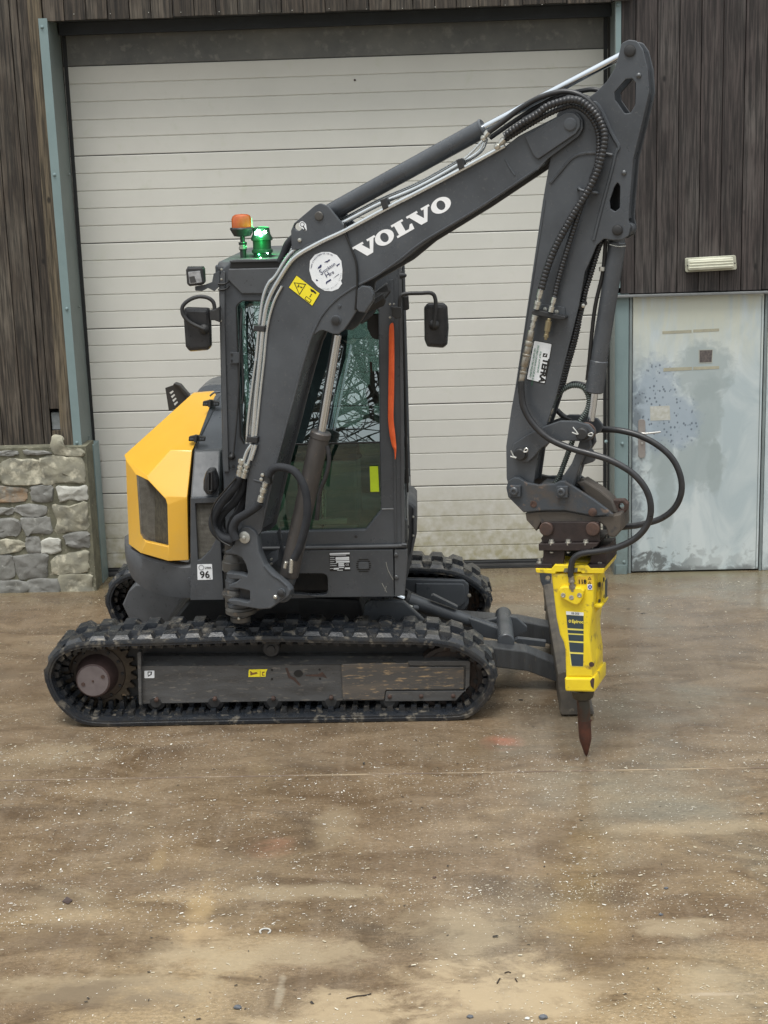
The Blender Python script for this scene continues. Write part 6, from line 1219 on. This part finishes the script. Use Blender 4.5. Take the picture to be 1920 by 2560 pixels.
# bulkhead bracket on the arm
plate('hose_bracket', [[(1328, 778, 3), (1340, 774), (1414, 792, 3), (1412, 799, 3), (1398, 799), (1330, 786)]], BP, -.15, .06, DARK, HS, .003); plate('hose_bracket', [[(1352, 760, 4), (1412, 768, 5), (1413, 796), (1352, 786)]], BP, -.098, .009, PAINT, HS, .002)
for x, y in ((1363, 773), (1392, 779)): lathe_fix('bolt', BP.p(x, y, -.098), -BP.n, [(0, .011), (.006, .010), (.008, .002)], ZINC, HS, 10)
def fitting(a, b, segs, off=-.15, m=ZINC):
    A, B = BP.p(*a, off), BP.p(*b, off); d_ = nrm(B-A); L_ = np.linalg.norm(B-A); pr = []
    for t0, t1, r_ in segs: pr += [(L_*t0, r_*.92), (L_*(t0+.01), r_), (L_*(t1-.01), r_), (L_*t1, r_*.92)]
    return lathe_fix('hose_fitting', A, d_, pr, m, HS, 12)
fitting((1353, 722), (1341, 773), [(0, .45, .015), (.45, .6, .010), (.6, .78, .018), (.78, 1, .015)]); fitting((1386, 744), (1377, 780), [(0, .4, .012), (.4, .6, .009), (.6, 1, .014)])
fitting((1338, 788), (1329, 826), [(0, .35, .016), (.35, .55, .011), (.55, .8, .014), (.8, 1, .010)]); fitting((1373, 796), (1364, 849), [(0, .12, .010), (.12, .6, .016), (.6, .75, .011), (.75, .9, .013), (.9, 1, .008)], m=mat('brass_fitting', (.38, .32, .20), .35, .8))
fitting((1329, 826), (1303, 955), [(0, .2, .017), (.2, .3, .021), (.3, .45, .018), (.45, .5, .022), (.5, .7, .020), (.7, .78, .015), (.78, .84, .019), (.84, 1, .016)], m=mat('worn_fitting', (.42, .40, .35), .35, .8, (.25, .22, .18), 30))
tube('smooth_hose', [BP.p(x, y, -.16) for x, y in ((1303, 953), (1304, 985), (1310, 1020), (1333, 1060), (1372, 1096), (1425, 1120), (1485, 1137), (1531, 1153), (1581, 1183), (1614, 1222), (1627, 1265), (1620, 1308), (1591, 1344), (1545, 1368), (1498, 1378), (1455, 1384), (1435, 1396), (1428, 1416), (1427, 1442))], .0165, HOSE, HS, n=14)
tube('smooth_hose', [BP.p(x, y, .16) for x, y in ((1470, 1072), (1500, 1073), (1548, 1076), (1598, 1089), (1644, 1113), (1681, 1147), (1701, 1190), (1703, 1232), (1686, 1270), (1651, 1297), (1600, 1312), (1555, 1318), (1530, 1322))], .0165, HOSE, HS, n=14)
CG = mat('grey_spring_guard', (.10, .12, .11), .4, .4, (.07, .085, .08), 30)
tube('spring_hose', [BP.p(x, y, -.02) for x, y in ((1378, 1030), (1383, 1005), (1398, 982), (1425, 965), (1455, 967), (1471, 990), (1470, 1020), (1450, 1055), (1430, 1106), (1412, 1155), (1399, 1189), (1386, 1212))], .0125, CG, HS, ribs=(.011, .0028), n=10)
tube('smooth_hose', [BP.p(x, y, .07) for x, y in ((1400, 982), (1430, 958), (1465, 962), (1480, 975))], .010, HOSE, HS); tube('smooth_hose', [BP.p(x, y, .09) for x, y in ((1392, 1025), (1408, 1040), (1430, 1050))], .014, HOSE, HS)
tube('corrugated_hose', [BP.p(x, y, -.03) for x, y in ((1502, 602), (1490, 640), (1478, 680), (1464, 725), (1455, 760), (1444, 800), (1432, 850), (1415, 905), (1399, 966), (1394, 985))], .0135, HOSE, HS, ribs=(.014, .0025), n=10)
tube('corrugated_hose', [BP.p(x, y, -.0) for x, y in ((1450, 770), (1447, 810), (1436, 860), (1420, 915), (1404, 970))], .0115, HOSE, HS, ribs=(.014, .0022), n=10)
fitting((1380, 1020), (1368, 1052), [(0, .4, .013), (.4, .6, .010), (.6, 1, .014)], -.06)
plate('hose_clip', [[(1444, 757, 3), (1464, 754, 2), (1465, 762), (1452, 773), (1444, 772)]], BP, -.06, .03, DARK, HS, .002); lathe_fix('bolt', BP.p(1459, 764, -.06), -BP.n, [(0, .010), (.01, .010), (.012, .004)], ZINC, HS, 10)
# coupler sticker
plate('coupler_sticker', [[(1334, 850, 3), (1381, 859, 3), (1363, 961, 3), (1315, 949, 3)]], BP, -.0895, .001, BLK, am, 0); plate('coupler_sticker', [[(1336, 852, 3), (1379, 860.5, 3), (1361.5, 958, 3), (1317, 947.5, 3)]], BP, -.0905, .001, WHITE, am, 0)
zp = lambda x, y: (1200+x*.3014, 500+y*.3014)
text('sticker_print', 'TEFRA', BP, -.0918, zp(528, 1312), zp(504, 1430), .043, BLK, am, bold=.0022)
plate('sticker_print', [[zp(525, 1270), zp(560, 1276), zp(555, 1305), zp(519, 1300)]], BP, -.0915, .0008, BLK, am, 0); plate('sticker_print', [[zp(530, 1290), zp(548, 1278), zp(550, 1284), zp(536, 1298)]], BP, -.0925, .0008, WHITE, am, 0)
for s_, a_, b_, sz in (('FULLY AUTOMATIC', (497, 1255), (478, 1390), .0125), ('DOUBLE LOCKING COUPLER FITTED', (478, 1205), (433, 1470), .0125), ('NO SAFETY PIN REQUIRED', (450, 1230), (415, 1440), .0125)): text('sticker_print', s_, BP, -.0918, zp(*a_), zp(*b_), sz, GREENP, am)
# --- orange strap hanging on the cab pillar
osx = [(981, 807, 1.5), (979, 822, 6), (979, 900, 7), (978, 980, 7.2), (977, 1044, 7), (981, 1085, 7), (985, 1112, 5.5), (988, 1126, 3), (988, 1148, 1)]
vs2, fs2 = [], []
Q = catmull([(x, y, w_) for x, y, w_ in osx], sub=5)
for i, (x, y, w_) in enumerate(Q):
    for k, (s_, dd) in enumerate(((-1, 0), (-.5, -.007), (.5, -.007), (1, 0), (.5, .004), (-.5, .004))):
        vs2.append(at(x+s_*max(w_, .8), y, DC-.035+dd+.004*math.sin(i*.9)*(s_ > 0)))
for i in range(len(Q)-1): fs2 += [(i*6+j, i*6+(j+1) % 6, (i+1)*6+(j+1) % 6, (i+1)*6+j) for j in range(6)]
fs2 += [tuple(range(6))[::-1], tuple((len(Q)-1)*6+j for j in range(6))]
os_ = raw('strap', vs2, fs2, ORANGE, None, sm=1.2); rebase(os_); tag(os_, 'bright orange fabric strap hanging on the cab pillar beside the windscreen', 'strap')

# ------------------------------------------------------------------ hydraulic breaker
base = BP.p(1466, 1891, 0)
HB = thing('hydraulic_breaker', (base[0], base[1], 0), 'yellow hydraulic breaker hammer with rusty pointed chisel, pinned to the end of the arm', 'breaker')
BKT = raw('mounting_bracket', [], [], RUSTD, HB)
plate('bracket_plate', [[(1352, 1306), (1498, 1305), (1499, 1354), (1356, 1356), (1352, 1346), (1357, 1340)]], BP, -.128, .022, RUSTD, BKT, .003)
plate('bracket_plate', [[(1355, 1306), (1500, 1305), (1500, 1352), (1358, 1352)]], BP, .11, .02, RUSTD, BKT, .003)
for x in (1367, 1483): lathe_fix('bracket_pin', BP.p(x, 1321, -.128), -BP.n, [(0, .036), (.016, .036), (.020, .032), (.021, .001)], RUST, BKT, 24); cyl('bracket_pin_bar', BP.p(x, 1321, -.1), BP.p(x, 1321, .12), .03, RUSTD, BKT)
plate('flange', [[(1346, 1360, 2), (1496, 1357), (1492, 1366), (1466, 1377), (1347, 1377, 2)]], BP, -.15, .30, RUSTD, BKT, .003)
for x in (1379, 1421, 1465): lathe_fix('bolt', BP.p(x, 1357, -.135), (0, 0, 1), [(-.01, .017), (.004, .017), (.005, .013), (.018, .012), (.019, .001)], ZINC, BKT, 6); lathe_fix('bolt', BP.p(x, 1379, -.135), (0, 0, -1), [(0, .010), (.006, .010), (.007, .002)], ZINC, BKT, 8)
plate('bracket_post', [[(1358, 1377), (1412, 1377), (1408, 1414), (1357, 1413)]], BP, -.13, .022, RUSTD, BKT, .003); plate('bracket_post', [[(1478, 1375), (1515, 1370), (1518, 1410), (1475, 1414)]], BP, -.12, .24, RUSTD, BKT, .003); plate('bracket_post', [[(1400, 1377), (1480, 1376), (1480, 1412), (1400, 1412)]], BP, .04, .05, DARK, BKT, .003)
plate('lower_flange', [[(1338, 1411), (1380, 1411), (1380, 1420), (1338, 1421)]], BP, -.145, .29, RUSTD, BKT, .002); plate('lower_flange', [[(1468, 1412), (1510, 1411), (1511, 1421), (1470, 1421)]], BP, -.145, .30, RUSTD, BKT, .002)
for x, y, o_ in ((1349, 1410, -.12), (1500, 1410, -.11), (1500, 1410, .05), (1500, 1410, .12)): lathe_fix('bolt', BP.p(x, y, o_), (0, 0, 1), [(-.005, .016), (.012, .016), (.014, .010), (.028, .010), (.029, .001)], ZINC, BKT, 6)
HSG = raw('housing', [], [], YELB, HB)
plate('top_plate', [[(1338, 1421, 2), (1378, 1422), (1386, 1412), (1470, 1414), (1476, 1421), (1511, 1421), (1509, 1434, 3), (1455, 1434), (1452, 1430), (1390, 1430), (1388, 1435), (1340, 1432, 4)]], BP, -.15, .30, YELB, HSG, .004)
plate('id_tag', [[(1411, 1421, 1), (1444, 1420, 1), (1443, 1430, 1), (1409, 1431, 1)]], BP, -.153, .003, mat('dark_tag', (.10, .10, .08), .4, .4, (.2, .2, .16), 50), HSG, 0)
FRT = [(1377, 1433), (1486, 1434), (1484, 1500), (1481, 1530), (1476, 1570), (1474, 1590), (1476, 1615), (1481, 1650), (1481, 1694), (1414, 1694), (1412, 1625), (1408, 1606), (1399, 1588, 8), (1390, 1545)]
plate('casing', [FRT], BP, -.14, .26, YELB, HSG, .012)
bulge = [(1481, 1440), (1496, 1438), (1500, 1470), (1500, 1520), (1488, 1534), (1480, 1560), (1478, 1598), (1486, 1620), (1492, 1640), (1490, 1668), (1480, 1686)]
plate('casing_back', [[(1440, 1440)]+bulge+[(1440, 1690)]], BP, -.06, .15, YELB, HSG, .012)
plate('collar', [[(1411, 1695, 4), (1484, 1696), (1486, 1700), (1486, 1731, 3), (1414, 1729, 4), (1412, 1722)]], BP, -.155, .29, YELB, HSG, .010)
cen = BP.p(1492, 1468, -.02); ld = nrm(BP.u*1+np.array([0, 0, 0]))
lathe_fix('accumulator_cover', BP.p(1490, 1476, -.01), BP.u, [(-.04, .095), (0, .095), (.012, .085), (.014, .04), (.02, .038), (.021, .001)], YELB, HSG, 28)
for k in range(4):
    a = R(45+90*k); q_ = BP.p(1496, 1476, -.01)+BP.u*.012+BP.n*.065*math.cos(a)+np.array([0, 0, .065*math.sin(a)]); lathe_fix('bolt', q_, BP.u, [(0, .014), (.008, .014), (.009, .002)], DARK, HSG, 6)
q_ = BP.p(1501, 1470, -.05)+BP.u*.03; raw('cover_label', [q_+BP.n*a+np.array([0, 0, b]) for a, b in ((-.03, .05), (.03, .05), (.03, -.05), (-.03, -.05))], [(0, 1, 2, 3)], SLATE, HSG)
plate('ledge', [[(1480, 1510, 2), (1505, 1512, 4), (1504, 1520, 3), (1480, 1520)]], BP, -.10, .16, YELB, HSG, .005)
plate('port_flange', [[(1396, 1476, 4), (1400, 1469, 4), (1410, 1466, 3), (1452, 1470, 3), (1460, 1477, 4), (1457, 1494), (1450, 1508, 8), (1443, 1514, 6), (1434, 1512), (1400, 1494, 8)]], BP, -.17, .035, YELB, HSG, .007)
for x, y in ((1408, 1488), (1428.5, 1494), (1448.5, 1488)): lathe_fix('socket_bolt', BP.p(x, y, -.17), -BP.n, [(0, .013), (.002, .0125), (.0025, .007), (.0005, .006), (.0004, .001)], ZINC, HSG, 16)
lathe_fix('hose_fitting', BP.p(1427, 1436, -.16), BP.p(1432, 1475, -.16)-BP.p(1427, 1436, -.16), [(0, .016), (.03, .016), (.031, .018), (.04, .018), (.042, .013), (.055, .013), (.056, .019), (.075, .019), (.078, .012), (.09, .012)], mat('worn_fitting', None), HSG, 12)
plate('caution_sticker', [[(1443, 1442, 1), (1464, 1442, 1), (1464, 1460, 1), (1443, 1460, 1)]], BP, -.1415, .001, mat('orange_yellow_sticker', (.80, .52, .05), .4), HSG, 0); text('sticker_print', '118', BP, -.143, (1445, 1459), (1460, 1459), .030, BLK, HSG, bold=.0012)
plate('caution_sticker', [[(1467, 1440, 1), (1480, 1441, 1), (1481, 1475, 1), (1469, 1475, 1)]], BP, -.1415, .001, mat('orange_yellow_sticker', None), HSG, 0); plate('caution_sticker', [[(1468.5, 1461), (1480, 1461), (1480.5, 1474), (1469.5, 1474)]], BP, -.1425, .001, WHITE, HSG, 0)
plate('sticker_print', [circ(1475, 1467.5, 5), circ(1475, 1467.5, 2)], BP, -.1435, .001, mat('blue_print', (.03, .06, .4), .5), HSG, 0)
for y in (1446, 1457): plate('sticker_print', [[(1469.5, y+3), (1478.5, y+3), (1474, y-4)], [(1471.5, y+2), (1476.5, y+2), (1474, y-2)]], BP, -.1425, .001, BLK, HSG, 0)
S_ = lambda x, y: (1250+x*.2486, 1350+y*.2486)
plate('brand_decal', [[S_(663, 715), S_(842, 728), S_(838, 1277), S_(722, 1272), S_(708, 1255)]], BP, -.1412, .001, mat('pale_yellow_edge', (.85, .75, .15), .4), HSG, 0)
plate('brand_decal', [[S_(664, 717), S_(840, 730), S_(840, 762), S_(666, 750)]], BP, -.1422, .001, WHITE, HSG, 0); text('sticker_print', 'SB 202', BP, -.1435, S_(716, 746), S_(782, 750), .015, BLK, HSG)
for (a, b, c, d) in (((667, 754), (840, 765), (840, 896), (678, 885)), ((680, 904), (840, 913), (840, 944), (683, 935)), ((685, 950), (840, 958), (840, 1020), (692, 1012)), ((694, 1028), (840, 1038), (839, 1132), (703, 1124)), ((706, 1143), (838, 1150), (836, 1270), (722, 1266))):
    plate('brand_decal', [[S_(*q) for q in (a, b, c, d)]], BP, -.1424, .001, SLATE, HSG, 0)
EY = mat('decal_yellow', (.85, .72, .12), .4); text('sticker_print', 'Epiroc', BP, -.1438, S_(722, 832), S_(822, 838), .0235, EY, HSG, bold=.0008)
plate('sticker_print', [[S_(702+14*math.cos(R(a)), 816+16*math.sin(R(a))) for a in range(30, 390, 60)], [S_(702+7*math.cos(R(a)), 816+8*math.sin(R(a))) for a in range(30, 390, 60)]], BP, -.1436, .001, EY, HSG, 0)
lathe_fix('retainer_pin', BP.p(1479, 1661, -.141), -BP.n, [(0, .014), (.001, .014), (.0012, .001)], RUST, HSG, 16)
plate('scrape', [[S_(905, 1420), S_(930, 1385), S_(950, 1395), S_(945, 1450), S_(940, 1500), S_(915, 1470)]], BP, -.1565, .0012, RUST, HSG, 0)
ax0, ax1 = BP.p(1457, 1733, 0), BP.p(1466, 1891, 0); ax1[2] = max(ax1[2], .002); dv = ax1-ax0; L_ = np.linalg.norm(dv)
CH = lathe_fix('chisel', ax0, dv, [(-.02, .05), (0, .050), (.006, .050), (.03, .044), (.036, .036), (.038, .034), (L_*.42, .034)], CHIS, HB, 28)
lathe_fix('chisel_point', ax0+dv*.42, dv, [(0, .034), (.006, .0345), (L_*.28, .0335), (L_*.33, .031), (L_*.55, .009), (L_*.58, .002)], CHISR, CH, 28)
lathe_fix('burr', ax0+dv*.42+BP.u*.03, nrm(BP.u), [(0, .010), (.012, .002)], CHISR, CH, 6)
lathe_fix('retaining_collar', ax0, dv, [(-.02, .062), (.0, .060), (.02, .055), (.024, .046), (.0241, .03)], mat('oily_collar', (.09, .08, .055), .4, .5), HB, 28)

# ------------------------------------------------------------------ bare trees across the yard, seen mirrored in the cab windscreen
BARK = mat('grey_brown_bark', (.075, .065, .055), .9, 0, (.045, .04, .034), 6, bump=.6, bscale=30)
def tree(x, y, h, seed, lab):
    rr = random.Random(seed); t = thing('bare_tree', (x, y, 0), lab, 'tree', 'bare trees mirrored in the windscreen'); tv, tf, bv, bf = [], [], [], []
    def seg(vs3, fs3, a, b, ra, rb):
        d_ = nrm(b-a); u = np.cross(d_, (.3, .2, 1)); u = nrm(u); v = np.cross(d_, u); n = 5 if ra > .03 else 3; k = len(vs3)
        for p, r_ in ((a, max(ra, .010)), (b, max(rb, .009))):
            for j in range(n): vs3.append(p+r_*(u*math.cos(2*math.pi*j/n)+v*math.sin(2*math.pi*j/n)))
        for j in range(n): fs3.append((k+j, k+(j+1) % n, k+n+(j+1) % n, k+n+j))
    def grow(p, d_, l, r_, lev):
        q = p; dd = d_
        for s_ in range(3):
            dd = nrm(dd+np.array([rr.gauss(0, .27), rr.gauss(0, .27), rr.gauss(.05, .16)])); e = q+dd*l/3
            seg(*((tv, tf) if lev == 0 else (bv, bf)), q, e, r_*(1-.22*s_), r_*(1-.22*(s_+1))); q = e
            if lev < 4 and (s_ > 0 or lev > 0):
                for _ in range(2 if lev < 2 else 1 if lev == 2 else 2):
                    az = rr.uniform(0, 2*math.pi); sp = rr.uniform(.5, 1.0); side = nrm(np.cross(dd, (math.cos(az), math.sin(az), .2))); grow(q, nrm(dd+side*sp), l*rr.uniform(.55, .75), r_*rr.uniform(.4, .58), lev+1)
        if lev < 4: grow(q, dd, l*.7, r_*.4, lev+1)
    grow(np.array([x, y, 0.]), np.array([0, 0, 1.]), h*.42, h*.022, 0)
    raw('trunk', tv, tf, BARK, t); raw('crown', bv, bf, BARK, t)
tree(-2.1, -10, 10, 2, 'large bare winter tree mirrored in the upper cab windscreen')
tree(-.3, -14, 11, 9, 'bare winter tree mirrored behind the larger one in the windscreen')
tree(-5.2, -16, 12, 4, 'spreading bare tree at the far side of the yard, mirrored at the windscreen edge')
